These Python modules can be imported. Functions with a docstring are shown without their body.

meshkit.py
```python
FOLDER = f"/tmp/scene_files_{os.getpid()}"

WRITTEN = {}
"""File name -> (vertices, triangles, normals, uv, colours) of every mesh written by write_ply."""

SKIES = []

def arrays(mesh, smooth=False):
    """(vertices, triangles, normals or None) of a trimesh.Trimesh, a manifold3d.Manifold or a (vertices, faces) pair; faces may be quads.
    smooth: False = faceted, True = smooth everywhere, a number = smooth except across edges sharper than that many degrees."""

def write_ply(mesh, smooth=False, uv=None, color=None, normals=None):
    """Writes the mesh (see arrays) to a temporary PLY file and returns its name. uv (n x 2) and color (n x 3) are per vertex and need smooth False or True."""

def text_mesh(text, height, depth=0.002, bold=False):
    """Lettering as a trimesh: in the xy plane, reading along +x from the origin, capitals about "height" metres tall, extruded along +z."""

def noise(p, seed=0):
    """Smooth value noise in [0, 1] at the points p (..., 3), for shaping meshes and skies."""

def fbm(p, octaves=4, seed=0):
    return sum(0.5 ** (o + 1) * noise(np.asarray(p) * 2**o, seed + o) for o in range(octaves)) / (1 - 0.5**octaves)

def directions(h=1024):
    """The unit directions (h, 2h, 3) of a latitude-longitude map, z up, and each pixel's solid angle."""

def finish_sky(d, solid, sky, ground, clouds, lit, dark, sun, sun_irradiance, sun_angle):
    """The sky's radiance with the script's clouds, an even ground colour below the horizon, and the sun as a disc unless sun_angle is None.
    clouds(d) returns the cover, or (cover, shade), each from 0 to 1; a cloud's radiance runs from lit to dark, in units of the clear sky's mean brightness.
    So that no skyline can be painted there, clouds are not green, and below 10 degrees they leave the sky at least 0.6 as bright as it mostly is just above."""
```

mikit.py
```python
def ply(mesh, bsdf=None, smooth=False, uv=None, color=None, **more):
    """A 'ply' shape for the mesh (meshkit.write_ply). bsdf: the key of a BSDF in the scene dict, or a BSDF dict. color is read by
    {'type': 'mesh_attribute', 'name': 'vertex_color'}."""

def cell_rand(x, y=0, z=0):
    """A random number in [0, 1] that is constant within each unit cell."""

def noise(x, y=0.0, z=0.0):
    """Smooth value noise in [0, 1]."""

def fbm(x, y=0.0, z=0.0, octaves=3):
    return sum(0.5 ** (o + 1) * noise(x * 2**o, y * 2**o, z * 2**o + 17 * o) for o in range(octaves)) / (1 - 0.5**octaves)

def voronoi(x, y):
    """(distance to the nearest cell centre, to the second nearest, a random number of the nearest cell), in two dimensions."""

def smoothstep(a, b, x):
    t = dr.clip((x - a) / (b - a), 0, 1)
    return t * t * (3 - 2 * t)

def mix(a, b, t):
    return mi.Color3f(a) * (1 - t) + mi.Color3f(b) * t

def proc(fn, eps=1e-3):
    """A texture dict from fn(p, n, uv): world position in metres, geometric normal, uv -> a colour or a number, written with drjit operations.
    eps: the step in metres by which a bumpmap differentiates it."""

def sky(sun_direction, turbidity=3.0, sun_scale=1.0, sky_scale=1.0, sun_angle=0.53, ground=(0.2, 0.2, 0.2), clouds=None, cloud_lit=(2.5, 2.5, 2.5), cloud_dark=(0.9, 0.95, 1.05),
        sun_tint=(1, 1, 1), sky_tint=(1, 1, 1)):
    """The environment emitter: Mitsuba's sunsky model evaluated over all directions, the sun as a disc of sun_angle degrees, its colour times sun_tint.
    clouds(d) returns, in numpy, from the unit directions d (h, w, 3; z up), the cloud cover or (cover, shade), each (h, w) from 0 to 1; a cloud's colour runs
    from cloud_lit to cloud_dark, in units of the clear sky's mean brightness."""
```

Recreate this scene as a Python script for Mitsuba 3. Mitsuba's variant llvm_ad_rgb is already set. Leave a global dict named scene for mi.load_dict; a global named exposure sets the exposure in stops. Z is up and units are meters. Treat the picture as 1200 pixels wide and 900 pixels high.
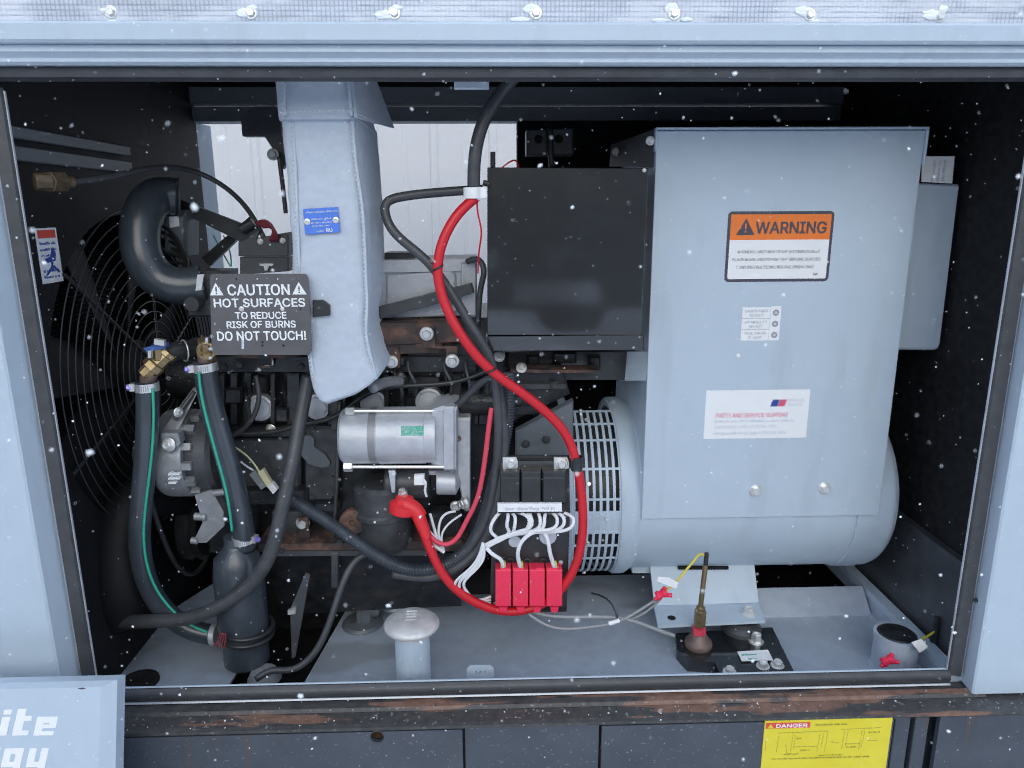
import math, random
import numpy as np, trimesh, mitsuba as mi, drjit as dr
import mikit, meshkit
from mikit import noise, fbm, smoothstep, mix, proc
from shapely.geometry import Polygon, Point, box as sbox
from shapely.ops import unary_union
from scipy.interpolate import CubicSpline

T = mi.ScalarTransform4f
RNG = random.Random(7); NP = np.random.default_rng(7)
scene = {'type': 'scene'}; labels = {}

# ------------------------------------------------------------------ camera, sky, exposure
CAM = np.array([0.0, -1.38, 0.991]); F = 848.0
PITCH, YAW, ROLL = 0.23478, -0.029103, -0.0048593
FW = np.array([-math.sin(YAW)*math.cos(PITCH), math.cos(YAW)*math.cos(PITCH), -math.sin(PITCH)])
_r = np.cross(FW, [0, 0, 1]); _r /= np.linalg.norm(_r); _u = np.cross(_r, FW)
RT, UP = _r*math.cos(ROLL)+_u*math.sin(ROLL), _u*math.cos(ROLL)-_r*math.sin(ROLL)
scene['camera'] = {'type': 'thinlens', 'aperture_radius': 0.0015, 'focus_distance': 1.72, 'fov': 2*math.degrees(math.atan(600/F)), 'fov_axis': 'x', 'near_clip': 0.02, 'far_clip': 400.0,
                   'to_world': T().look_at(origin=CAM.tolist(), target=(CAM+FW).tolist(), up=UP.tolist())}
exposure = 2.33
scene['sky'] = mikit.sky([0.0, -0.92, 0.40], turbidity=3, sun_scale=0.28, sun_angle=50, clouds=lambda d: 1.0, sun_tint=(0.85, 1.06, 1.46),
                         cloud_lit=(2.0, 2.38, 3.05), cloud_dark=(0.9, 0.95, 1.05), ground=(0.5, 0.51, 0.53))

def ray(px, py): return FW*F + RT*(px-600) + UP*(450-py)
def P(px, py, y): d = ray(px, py); return CAM + d*((y-CAM[1])/d[1])      # measured pixel -> point at depth y
def PX(px, py, x): d = ray(px, py); return CAM + d*((x-CAM[0])/d[0])
def PZ(px, py, z): d = ray(px, py); return CAM + d*((z-CAM[2])/d[2])
def X(px, py, y): return P(px, py, y)[0]
def Z(px, py, y): return P(px, py, y)[2]
def S(y): return (y+1.38)*1.03/F                                         # metres per pixel near depth y

# ------------------------------------------------------------------ materials
def bsdf(key, col, rough=0.5, metal=0.0, bump=None, bscale=1.0, spec=0.5, coat=0.0, sheen=0.0, eps=1e-3):
    c = proc(col) if callable(col) else {'type': 'rgb', 'value': list(col)}
    b = {'type': 'principled', 'base_color': c, 'roughness': rough, 'metallic': metal, 'specular': spec}
    if coat: b['clearcoat'] = coat; b['clearcoat_gloss'] = 0.9
    if sheen: b['sheen'] = sheen
    if bump is not None: b = {'type': 'bumpmap', 'arbitrary': proc(bump, eps), 'scale': bscale, 'bsdf': b}
    scene[key] = {'type': 'twosided', 'bsdf': b}
PAINT = (0.36, 0.475, 0.60)
def paint_fn(p, n, uv):
    a = fbm(p.x*7, p.y*7, p.z*7, 3); b = fbm(p.x*60, p.y*60, p.z*25, 2)
    return mix(mix((0.43, 0.512, 0.592), (0.46, 0.542, 0.624), a) * (0.985+0.03*b), (0.36, 0.41, 0.46), smoothstep(0.55, 0.8, fbm(p.x*22, p.y*22, p.z*3.2, 4))*0.30)
bsdf('paint', paint_fn, 0.38, bump=lambda p, n, uv: fbm(p.x*220, p.y*220, p.z*220, 2), bscale=0.00012)
def tank_fn(p, n, uv):
    a = fbm(p.x*9, p.y*9, p.z*9, 4); b = fbm(p.x*45+5, p.y*45, p.z*45, 3)
    return mix(mix((0.345, 0.395, 0.465), (0.40, 0.455, 0.53), a) * (0.9+0.18*b), (0.20, 0.21, 0.215), smoothstep(0.56, 0.72, fbm(p.x*5+3, p.y*8, p.z*5, 4))*0.55)
bsdf('tank_paint', tank_fn, 0.24, spec=0.7)
bsdf('rubber', lambda p, n, uv: mix((0.035, 0.037, 0.042), (0.07, 0.073, 0.08), fbm(p.x*40, p.y*40, p.z*40, 3)), 0.42)
bsdf('hose', lambda p, n, uv: mix((0.028, 0.036, 0.046), (0.06, 0.072, 0.088), fbm(p.x*30, p.y*30, p.z*12, 3)), 0.29, spec=0.7)
bsdf('black_plastic', lambda p, n, uv: mix((0.016, 0.017, 0.019), (0.035, 0.037, 0.04), fbm(p.x*50, p.y*50, p.z*50, 3)), 0.36)
bsdf('black_gloss', lambda p, n, uv: mix((0.006, 0.0065, 0.007), (0.012, 0.013, 0.014), fbm(p.x*12, p.y*12, p.z*30, 3)), 0.09, spec=1.0, coat=1.0, bump=lambda p, n, uv: fbm(p.x*7, p.y*7, p.z*7, 2), bscale=0.006)
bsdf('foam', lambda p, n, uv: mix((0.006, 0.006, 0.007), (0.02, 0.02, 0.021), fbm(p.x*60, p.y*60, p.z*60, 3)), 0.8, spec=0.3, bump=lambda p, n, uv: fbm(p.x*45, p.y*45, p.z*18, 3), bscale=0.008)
bsdf('dark_steel', lambda p, n, uv: mix((0.03, 0.032, 0.036), (0.075, 0.08, 0.088), fbm(p.x*24, p.y*24, p.z*24, 4)), 0.4)
def iron_fn(p, n, uv):
    a = fbm(p.x*38, p.y*38, p.z*38, 4); r = smoothstep(0.6, 0.75, fbm(p.x*26+9, p.y*26, p.z*26, 3))
    return mix(mix((0.004, 0.0045, 0.006), (0.032, 0.036, 0.041), a), (0.07, 0.05, 0.04), r*0.3)
bsdf('cast_iron', iron_fn, 0.27, bump=lambda p, n, uv: fbm(p.x*260, p.y*260, p.z*260, 3), bscale=0.0011)
def iron2_fn(p, n, uv):
    a = fbm(p.x*38, p.y*38, p.z*38, 4)
    return mix((0.018, 0.02, 0.023), (0.075, 0.08, 0.086), a)
bsdf('grey_iron', iron2_fn, 0.4, bump=lambda p, n, uv: fbm(p.x*240, p.y*240, p.z*240, 3), bscale=0.0009)
def rust_fn(p, n, uv):
    a = fbm(p.x*32, p.y*32, p.z*32, 4); b = fbm(p.x*110, p.y*110, p.z*110, 2)
    return mix((0.045, 0.036, 0.036), mix((0.10, 0.05, 0.042), (0.19, 0.105, 0.075), b), smoothstep(0.38, 0.66, a))
bsdf('rust', rust_fn, 0.7, bump=lambda p, n, uv: fbm(p.x*260, p.y*260, p.z*260, 3), bscale=0.0016)
def skid_fn(p, n, uv):
    a = fbm(p.x*14, p.y*14, p.z*14, 4); s = smoothstep(0.66, 0.9, fbm(p.x*60, 3.0, p.z*3, 3)); sp = smoothstep(0.86, 0.92, noise(p.x*190, p.y*190, p.z*190))
    c = mix((0.045, 0.054, 0.07), (0.075, 0.088, 0.11), a)
    c = mix(c, (0.10, 0.07, 0.05), s*0.6)
    return mix(c, (0.22, 0.24, 0.27), sp*0.5)
bsdf('skid_paint', skid_fn, 0.45)
def ledge_fn(p, n, uv):
    a = fbm(p.x*5+2, p.y*30, p.z*8, 4); b = fbm(p.x*70, p.y*70, p.z*70, 3); sp = smoothstep(0.84, 0.9, noise(p.x*170, p.y*170, p.z*170))
    c = mix((0.03, 0.031, 0.034), (0.085, 0.082, 0.08), b)
    c = mix(c, mix((0.14, 0.07, 0.05), (0.30, 0.17, 0.12), b), smoothstep(0.555, 0.62, a)*0.85)
    return mix(c, (0.4, 0.4, 0.4), sp*0.35)
bsdf('rusty_ledge', ledge_fn, 0.5, bump=lambda p, n, uv: fbm(p.x*150, p.y*150, p.z*150, 3), bscale=0.002)
bsdf('aluminium', lambda p, n, uv: mix((0.40, 0.42, 0.45), (0.56, 0.58, 0.62), fbm(p.x*45, p.y*45, p.z*45, 3)), 0.42, 0.35, bump=lambda p, n, uv: fbm(p.x*300, p.y*300, p.z*300, 2), bscale=0.0006)
bsdf('dull_aluminium', lambda p, n, uv: mix((0.20, 0.21, 0.22), (0.36, 0.37, 0.39), fbm(p.x*40, p.y*40, p.z*40, 4)), 0.45, 0.4, bump=lambda p, n, uv: fbm(p.x*300, p.y*300, p.z*300, 2), bscale=0.0008)
bsdf('zinc', (0.72, 0.72, 0.70), 0.3, 0.7)
bsdf('brass', lambda p, n, uv: mix((0.20, 0.145, 0.08), (0.44, 0.33, 0.18), fbm(p.x*90, p.y*90, p.z*90, 3)), 0.36, 0.75)
bsdf('old_brass', lambda p, n, uv: mix((0.05, 0.04, 0.03), (0.16, 0.12, 0.07), fbm(p.x*80, p.y*80, p.z*80, 3)), 0.5, 0.4)
bsdf('copper', lambda p, n, uv: mix((0.10, 0.075, 0.07), (0.24, 0.16, 0.14), fbm(p.x*60, p.y*60, p.z*60, 3)), 0.5, 0.3)
bsdf('chrome_cap', lambda p, n, uv: mix((0.46, 0.45, 0.43), (0.78, 0.79, 0.8), fbm(p.x*50, p.y*50, p.z*50, 4)), 0.42, 0.35, bump=lambda p, n, uv: fbm(p.x*200, p.y*200, p.z*200, 3), bscale=0.001)
bsdf('red_cable', (0.56, 0.012, 0.022), 0.38)
bsdf('red_plastic', (0.80, 0.03, 0.085), 0.4)
bsdf('red_boot', (0.66, 0.022, 0.03), 0.45)
bsdf('pink_wire', (0.66, 0.06, 0.10), 0.4)
bsdf('white_wire', (0.72, 0.73, 0.75), 0.4)
bsdf('grey_wire', (0.27, 0.28, 0.29), 0.45)
bsdf('yellow', (0.66, 0.55, 0.06), 0.45)
bsdf('lime', (0.55, 0.68, 0.08), 0.45)
bsdf('cream', (0.62, 0.60, 0.38), 0.5)
bsdf('sticker_white', (0.78, 0.79, 0.80), 0.4)
bsdf('label_yellow', lambda p, n, uv: mix((0.68, 0.56, 0.02), (0.76, 0.66, 0.05), fbm(p.x*20, p.y*20, p.z*20, 3)), 0.4)
bsdf('orange', (0.78, 0.19, 0.03), 0.4)
bsdf('sign_red', (0.66, 0.08, 0.05), 0.4)
bsdf('ink', (0.025, 0.025, 0.035), 0.5)
bsdf('ink_dark', (0.06, 0.055, 0.08), 0.5)
bsdf('ink_grey', (0.30, 0.31, 0.36), 0.5)
bsdf('ink_pale', (0.52, 0.55, 0.62), 0.5)
bsdf('ink_red', (0.62, 0.10, 0.18), 0.5)
bsdf('ink_olive', (0.32, 0.28, 0.05), 0.5)
bsdf('ink_navy', (0.03, 0.06, 0.28), 0.4)
bsdf('label_blue', (0.08, 0.20, 0.66), 0.4)
bsdf('violet', (0.28, 0.22, 0.62), 0.3, 0.4)
bsdf('blue_lever', (0.04, 0.10, 0.30), 0.4)
bsdf('green', (0.03, 0.36, 0.25), 0.5)
bsdf('stamp_green', lambda p, n, uv: mix((0.06, 0.36, 0.26), (0.30, 0.45, 0.42), smoothstep(0.5, 0.7, noise(p.x*400, p.y*300, p.z*500))), 0.5)
bsdf('plate', lambda p, n, uv: mix((0.075, 0.073, 0.078), (0.115, 0.11, 0.115), fbm(p.x*30, p.y*30, p.z*30, 3)), 0.5)
bsdf('maroon', (0.16, 0.02, 0.03), 0.5)
def fabric_fn(p, n, uv):
    a = fbm(p.x*10, p.y*10, p.z*10, 3); b = fbm(p.x*90, p.y*90, p.z*90, 2)
    return mix((0.46, 0.52, 0.595), (0.53, 0.59, 0.665), a) * (0.93+0.13*b)
def weave(p, n, uv): return 0.5+0.25*dr.sin((p.x+p.y)*2600)*dr.sin(p.z*2600)+3.2*fbm(p.x*26+p.z*14, p.y*26, p.z*20-p.x*10, 3)+5*fbm(p.x*9, p.y*9, p.z*12, 2)
bsdf('fabric', fabric_fn, 0.75, bump=weave, bscale=0.0009, sheen=0.3, eps=5e-4)
bsdf('thread', (0.66, 0.68, 0.70), 0.7)
def quilt_fn(p, n, uv):
    gx, gz = dr.abs(dr.sin(p.x*math.pi/0.0075)), dr.abs(dr.sin(p.z*math.pi/0.0085))
    line = dr.maximum(smoothstep(0.84, 1.0, gx), smoothstep(0.86, 1.0, gz)*0.7)
    fr = smoothstep(0.36, 0.66, fbm(p.x*11, p.z*26, 1.0, 4)); dk = fbm(p.x*5, p.z*40, 2.0, 3)
    c = mix((0.56, 0.60, 0.67), (0.42, 0.46, 0.53), line*(1-fr*0.8)) * (0.82+0.36*dk)
    return mix(c, (0.80, 0.83, 0.88), fr*0.45)
bsdf('quilt', quilt_fn, 0.55, bump=lambda p, n, uv: -dr.abs(dr.sin(p.x*math.pi/0.0075))**8-dr.abs(dr.sin(p.z*math.pi/0.0085))**8+fbm(p.x*35, p.z*60, 3.0, 3)*4, bscale=0.0012, eps=4e-4)
bsdf('snow', (0.86, 0.88, 0.91), 0.8, spec=0.2)
bsdf('siding', lambda p, n, uv: mix((0.54, 0.54, 0.555), (0.58, 0.58, 0.595), fbm(p.x*2, p.y*2, p.z*0.8, 3)), 0.5)
bsdf('ground_mat', lambda p, n, uv: mix((0.42, 0.43, 0.45), (0.74, 0.75, 0.78), smoothstep(0.35, 0.65, fbm(p.x*1.3, p.y*1.3, 1.0, 4))), 0.8)
bsdf('back_plate', (0.11, 0.125, 0.14), 0.45)
bsdf('beam_paint', (0.22, 0.24, 0.27), 0.5)
bsdf('shroud_black', (0.012, 0.0125, 0.014), 0.6, spec=0.25)

# ------------------------------------------------------------------ mesh helpers
def V(*a): return np.array(a, float)
def unit(a): a = np.asarray(a, float); return a/np.linalg.norm(a)
def cat(*ms):
    ms = [m for x in ms for m in (x if isinstance(x, (list, tuple)) else [x])]
    return trimesh.util.concatenate(ms)
def hull(pts): return trimesh.convex.convex_hull(np.asarray(pts, float))
def bx(x0, x1, y0, y1, z0, z1, b=0.0015):
    (x0, x1), (y0, y1), (z0, z1) = sorted((x0, x1)), sorted((y0, y1)), sorted((z0, z1))
    b = min(b, (x1-x0)/3, (y1-y0)/3, (z1-z0)/3); pts = []
    for sx, X_ in ((1, x0), (-1, x1)):
        for sy, Y_ in ((1, y0), (-1, y1)):
            for sz, Z_ in ((1, z0), (-1, z1)):
                pts += [(X_, Y_+sy*b, Z_+sz*b), (X_+sx*b, Y_, Z_+sz*b), (X_+sx*b, Y_+sy*b, Z_)]
    return hull(pts)
def frame(axis):
    a = unit(axis); t = V(0, 0, 1) if abs(a[2]) < 0.9 else V(1, 0, 0)
    u = unit(np.cross(t, a)); return u, np.cross(a, u), a
def lathe(o, axis, prof, n=28, phase=0.0):
    u, v, a = frame(axis); o = np.asarray(o, float); ang = np.arange(n)*2*math.pi/n+phase
    vs, rings = [], []
    for r, h in prof:
        if r < 1e-7: rings.append([len(vs)]); vs.append(o+a*h)
        else:
            rings.append(list(range(len(vs), len(vs)+n)))
            vs += [o+a*h+r*(math.cos(t)*u+math.sin(t)*v) for t in ang]
    fs = []
    for A, B in zip(rings, rings[1:]):
        for i in range(n):
            j = (i+1) % n
            if len(A) == 1 and len(B) > 1: fs.append((A[0], B[j], B[i]))
            elif len(B) == 1 and len(A) > 1: fs.append((A[i], A[j], B[0]))
            elif len(A) > 1: fs += [(A[i], A[j], B[j]), (A[i], B[j], B[i])]
    return trimesh.Trimesh(np.array(vs), np.array(fs), process=False)
def cyl(p, q, r, n=20, b=0.001, r2=None):
    p, q = np.asarray(p, float), np.asarray(q, float); L = np.linalg.norm(q-p); r2 = r if r2 is None else r2; b = min(b, r/3, r2/3, L/3)
    return lathe(p, q-p, [(0, 0), (r-b, 0), (r, b), (r2, L-b), (r2-b, L), (0, L)], n)
def spline(pts, seg):
    pts = np.asarray(pts, float)
    t = np.r_[0, np.cumsum(np.linalg.norm(np.diff(pts, axis=0), axis=1)**0.7)]
    cs = CubicSpline(t, pts, bc_type='natural'); f = cs(np.linspace(0, t[-1], 400))
    s = np.r_[0, np.cumsum(np.linalg.norm(np.diff(f, axis=0), axis=1))]
    n = max(3, int(s[-1]/seg)+1); q = np.linspace(0, s[-1], n)
    return np.stack([np.interp(q, s, f[:, k]) for k in range(3)], -1), q
def tube(pts, r, n=12, seg=0.008, curve=True, rf=None):
    if curve and len(pts) > 2: c, s = spline(pts, seg)
    else:
        c = np.asarray(pts, float); s = np.r_[0, np.cumsum(np.linalg.norm(np.diff(c, axis=0), axis=1))]
    t = np.gradient(c, axis=0); t /= np.linalg.norm(t, axis=1, keepdims=True)
    u = frame(t[0])[0]; vs = []
    for i in range(len(c)):
        u = unit(u-t[i]*(u@t[i])); v = np.cross(t[i], u); rr = r if rf is None else r*rf(s[i], s[-1])
        a = np.arange(n)*2*math.pi/n
        vs.append(c[i]+rr*(np.cos(a)[:, None]*u+np.sin(a)[:, None]*v))
    m = len(c); vs = np.vstack(vs+[c[:1], c[-1:]]); fs = []
    for i in range(m-1):
        for j in range(n):
            k = (j+1) % n; fs += [(i*n+j, i*n+k, (i+1)*n+k), (i*n+j, (i+1)*n+k, (i+1)*n+j)]
    for j in range(n):
        k = (j+1) % n; fs += [(m*n, k, j), (m*n+1, (m-1)*n+j, (m-1)*n+k)]
    return trimesh.Trimesh(vs, np.array(fs), process=False)
def px(pts): return [P(a, b, y) for a, b, y in pts]
def ptube(pts, r, **k): return tube(px(pts), r, **k)
def torus(c, axis, R, r, n=72, m=7):
    u, v, a = frame(axis); ang = np.linspace(0, 2*math.pi, n+1)[:-1]; vs = []
    for t in ang:
        d = math.cos(t)*u+math.sin(t)*v
        for k in range(m):
            f = 2*math.pi*k/m; vs.append(np.asarray(c)+d*(R+r*math.cos(f))+a*r*math.sin(f))
    fs = []
    for i in range(n):
        for k in range(m):
            A, B, C, D = i*m+k, i*m+(k+1) % m, ((i+1) % n)*m+(k+1) % m, ((i+1) % n)*m+k
            fs += [(A, D, C), (A, C, B)]
    return trimesh.Trimesh(np.array(vs), np.array(fs), process=False)
def extr(poly, M, d):
    gs = [g for g in getattr(poly, 'geoms', [poly]) if g.area > 1e-12]
    m = cat([trimesh.creation.extrude_polygon(g, d, engine='earcut') for g in gs]); m.apply_transform(M); return m
def FM(o, u, v):
    M = np.eye(4); u, v = unit(u), unit(v); M[:3, 0], M[:3, 1], M[:3, 2], M[:3, 3] = u, v, unit(np.cross(u, v)), o; return M
def wall(poly, y, d):      # polygon in (x,z), front face at depth y, thickness d going back
    return extr(poly, FM((0, y+d, 0), (1, 0, 0), (0, 0, 1)), d)
def poly(pts, y, d, rnd=0.0, holes=()):   # pixel outline measured at depth y -> plate
    g = Polygon([(p[0], p[2]) for p in (P(a, b, y) for a, b in pts)]).buffer(0)
    if rnd: g = g.buffer(-rnd).buffer(rnd*2, quad_segs=4).buffer(-rnd)
    for (a, b, r) in holes: c = P(a, b, y); g = g.difference(Point(c[0], c[2]).buffer(r, quad_segs=5))
    return wall(g, y, d)
def cpoly(pts, y, d, b=0.002):            # convex, chamfered front
    q = [P(a, b_, y) for a, b_ in pts]; c = np.mean(q, axis=0); out = []
    for p in q:
        w = p-c; L = np.linalg.norm(w)
        out += [c+w*max(0.1, 1-b*1.3/L), p+V(0, b, 0), p+V(0, d, 0)]
    return hull(out)
def hexb(p, n, r, h=None, washer=True):
    h = h or r*0.9; n = unit(n); p = np.asarray(p, float); ms = []
    if washer: ms.append(lathe(p, n, [(0, 0), (r*1.45, 0), (r*1.45, r*0.14), (r*1.3, r*0.26), (0, r*0.26)], 20)); p = p+n*r*0.25
    ms.append(lathe(p, n, [(0, 0), (r, 0), (r, h*0.8), (r*0.82, h), (r*0.5, h), (r*0.4, h*0.86), (0, h*0.86)], 6, RNG.random()))
    return cat(ms)
NY = V(0, -1, 0)
def txt(s, h, o, u=(1, 0, 0), v=(0, 0, 1), w=None, bold=False, depth=0.0006, slant=0.0, center=True):
    m = meshkit.text_mesh(s, 1.0, depth, bold); bb = m.bounds
    sx = h if w is None else w/(bb[1][0]-bb[0][0])
    A = np.eye(4); A[0, 0], A[1, 1], A[0, 1] = sx, h, slant*h
    m.apply_translation([-(bb[0][0]+bb[1][0])/2 if center else -bb[0][0], 0, 0]); m.apply_transform(A)
    m.apply_transform(FM(o, u, v)); return m
def dashes(o, u, v, width, h, seed, depth=0.0006, wmin=2, wmax=9):   # a line of print too small to read
    r = random.Random(seed); x = 0; ms = []; cw = h*0.72
    while x < width-cw*2:
        for k in range(r.randint(wmin, wmax)):
            if x > width-cw: break
            hh = h*r.choice((0.62, 0.7, 1.0)); ms.append(sbox(x, 0, x+cw*0.62, hh)); x += cw
        x += cw*0.9
    return extr(unary_union(ms), FM(o, u, v), depth)

def add(key, mesh, mat, sm=35, label=None, category=None, group=None, kind=None):
    k, i = key, 0
    while k in scene or k in labels: i += 1; k = f'{key}_{i:03d}'
    scene[k] = mikit.ply(mesh, mat, smooth=sm)
    d = {a: b for a, b in (('label', label), ('category', category), ('group', group), ('kind', kind)) if b}
    if d: labels[k] = d
    return k
def thing(key, label, category, group=None):
    k, i = key, 0
    while k in labels or any(x.startswith(k+'__') for x in scene): i += 1; k = f'{key}_{i:03d}'
    labels[k] = {'label': label, 'category': category}
    if group: labels[k]['group'] = group
    return k

# ------------------------------------------------------------------ ground, building behind
add('ground', bx(-40, 40, -40, 40, -0.75, -0.56, 0), 'ground_mat', False, label='slushy snow covered ground around the generator', kind='structure')
B = thing('metal_clad_building', 'pale ribbed metal clad building wall seen through the open far side', 'building')
add(B+'__wall', bx(-5, 5, 3.04, 3.3, -0.56, 3.4), 'siding', False)
for i in range(26):
    x0 = -4.42+i*0.34
    prof = [(x0+0.0005, 0.03), (x0+0.0005, 0), (x0+0.012, -0.009), (x0+0.040, -0.009), (x0+0.052, 0), (x0+0.185, 0), (x0+0.192, -0.0025), (x0+0.206, -0.0025), (x0+0.213, 0), (x0+0.3395, 0), (x0+0.3395, 0.03)]
    m = trimesh.creation.extrude_polygon(Polygon(prof), 3.9, engine='earcut'); m.apply_translation([0, 3.0, -0.52]); add(B+'__wall__siding_panel', m, 'siding', False)

D2 = thing('dark_building', 'long dark building standing across the yard behind the viewer', 'building')
add(D2+'__wall', bx(-14, 14, -15, -12, -0.56, 3.0), 'dark_steel', False)
add(D2+'__roof', hull([(-14.4, -11.6, 3.01), (14.4, -11.6, 3.01), (-14.4, -15.4, 3.01), (14.4, -15.4, 3.01), (-14.4, -13.5, 3.5), (14.4, -13.5, 3.5)]), 'ground_mat', False)
for i in range(4): add(D2+'__door', bx(-9.5+i*5.6, -6.5+i*5.6, -11.98, -11.94, -0.55, 2.4), 'back_plate', False)

# ------------------------------------------------------------------ enclosure
E = thing('generator_enclosure', 'blue grey steel generator enclosure with its side opening uncovered', 'enclosure')
xl, xr, zt = -0.849, 1.0, 1.2156
XG0, XB0 = X(42, 450, 0), X(11, 450, -0.05)
XG1, XB1 = X(1178, 450, 0), X(1199, 450, -0.05)
zL = Z(600, 25, -0.05)
def slab(pts, z0, z1):     # outline in (x,y), extruded upwards
    m = trimesh.creation.extrude_polygon(Polygon(pts), z1-z0, engine='earcut'); m.apply_translation([0, 0, z0]); return m
def railx(pts, x0, x1):    # outline in (y,z), extruded along x
    m = trimesh.creation.extrude_polygon(Polygon(pts), x1-x0, engine='earcut')
    M = np.eye(4); M[:3, 0], M[:3, 1], M[:3, 2], M[:3, 3] = (0, 1, 0), (0, 0, 1), (1, 0, 0), (x0, 0, 0); m.apply_transform(M); return m
for s, xg, xb, xi in ((-1, XG0, XB0, xl), (1, XG1, XB1, xr)):
    add(E+'__post', slab([(xg, 0.003), (xg, 0.0), (xg+s*0.004, -0.004), (xb, -0.047), (xb+s*0.004, -0.05), (xb+s*0.5, -0.05), (xb+s*0.5, 0.06), (xg+s*0.08, 0.06), (xg+s*0.06, 0.003)], -0.026, 1.235), 'paint', False)
    m = slab([(xi, 0.0), (xi+s*0.003, -0.006), (xg-s*0.004, -0.012), (xg-s*0.0005, -0.006), (xg-s*0.0005, 0.003), (xi+s*0.002, 0.003)], -0.01, 1.205)
    add(E+'__seal', m, 'rubber', False)
    add(E+'__trim_edge', bx(xi-s*0.002, xi-s*0.0001, -0.002, 0.003, -0.006, 1.2, 0.0004), 'aluminium', False)
c = P(1139, 705, -0.02); add(E+'__plug', lathe(c+V(0.012, 0.006, 0), (-0.3, -1, 0), [(0, 0), (0.005, 0), (0.004, 0.004), (0, 0.004)], 12), 'black_plastic')
z50, z75, z95 = Z(600, 50, -0.055), Z(600, 76, -0.03), zt
add(E+'__top_flange', railx([(0.05, zL), (-0.046, zL), (-0.056, zL-0.006), (-0.056, z50+0.004), (-0.052, z50), (0.05, z50)], -1.5, 1.7), 'paint', False)
add(E+'__top_lip', railx([(0.02, z50-0.001), (-0.04, z50-0.001), (-0.042, z50-0.012), (-0.03, z50-0.02), (-0.032, z75+0.004), (-0.026, z75), (0.02, z75)], -1.5, 1.7), 'paint', False)
add(E+'__seal', railx([(-0.014, z75-0.001), (-0.02, z75-0.010), (-0.017, z75-0.018), (-0.008, zt+0.004), (0.0, zt), (0.004, zt), (0.004, z75-0.001)], -1.5, 1.7), 'rubber', False)
add(E+'__lining_panel', bx(-1.5, 1.7, -0.03, 0.0, zL+0.001, zL+0.34), 'quilt', False, label='quilted white lining panel above the opening, dusted with snow')
for bxp, byp in ((130, 14), (294, 15), (462, 15), (628, 15), (790, 16), (949, 17), (1101, 19)):
    add(E+'__bolt', hexb(P(bxp, byp, -0.03), NY, 0.0075, 0.006), 'zinc')
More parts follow.
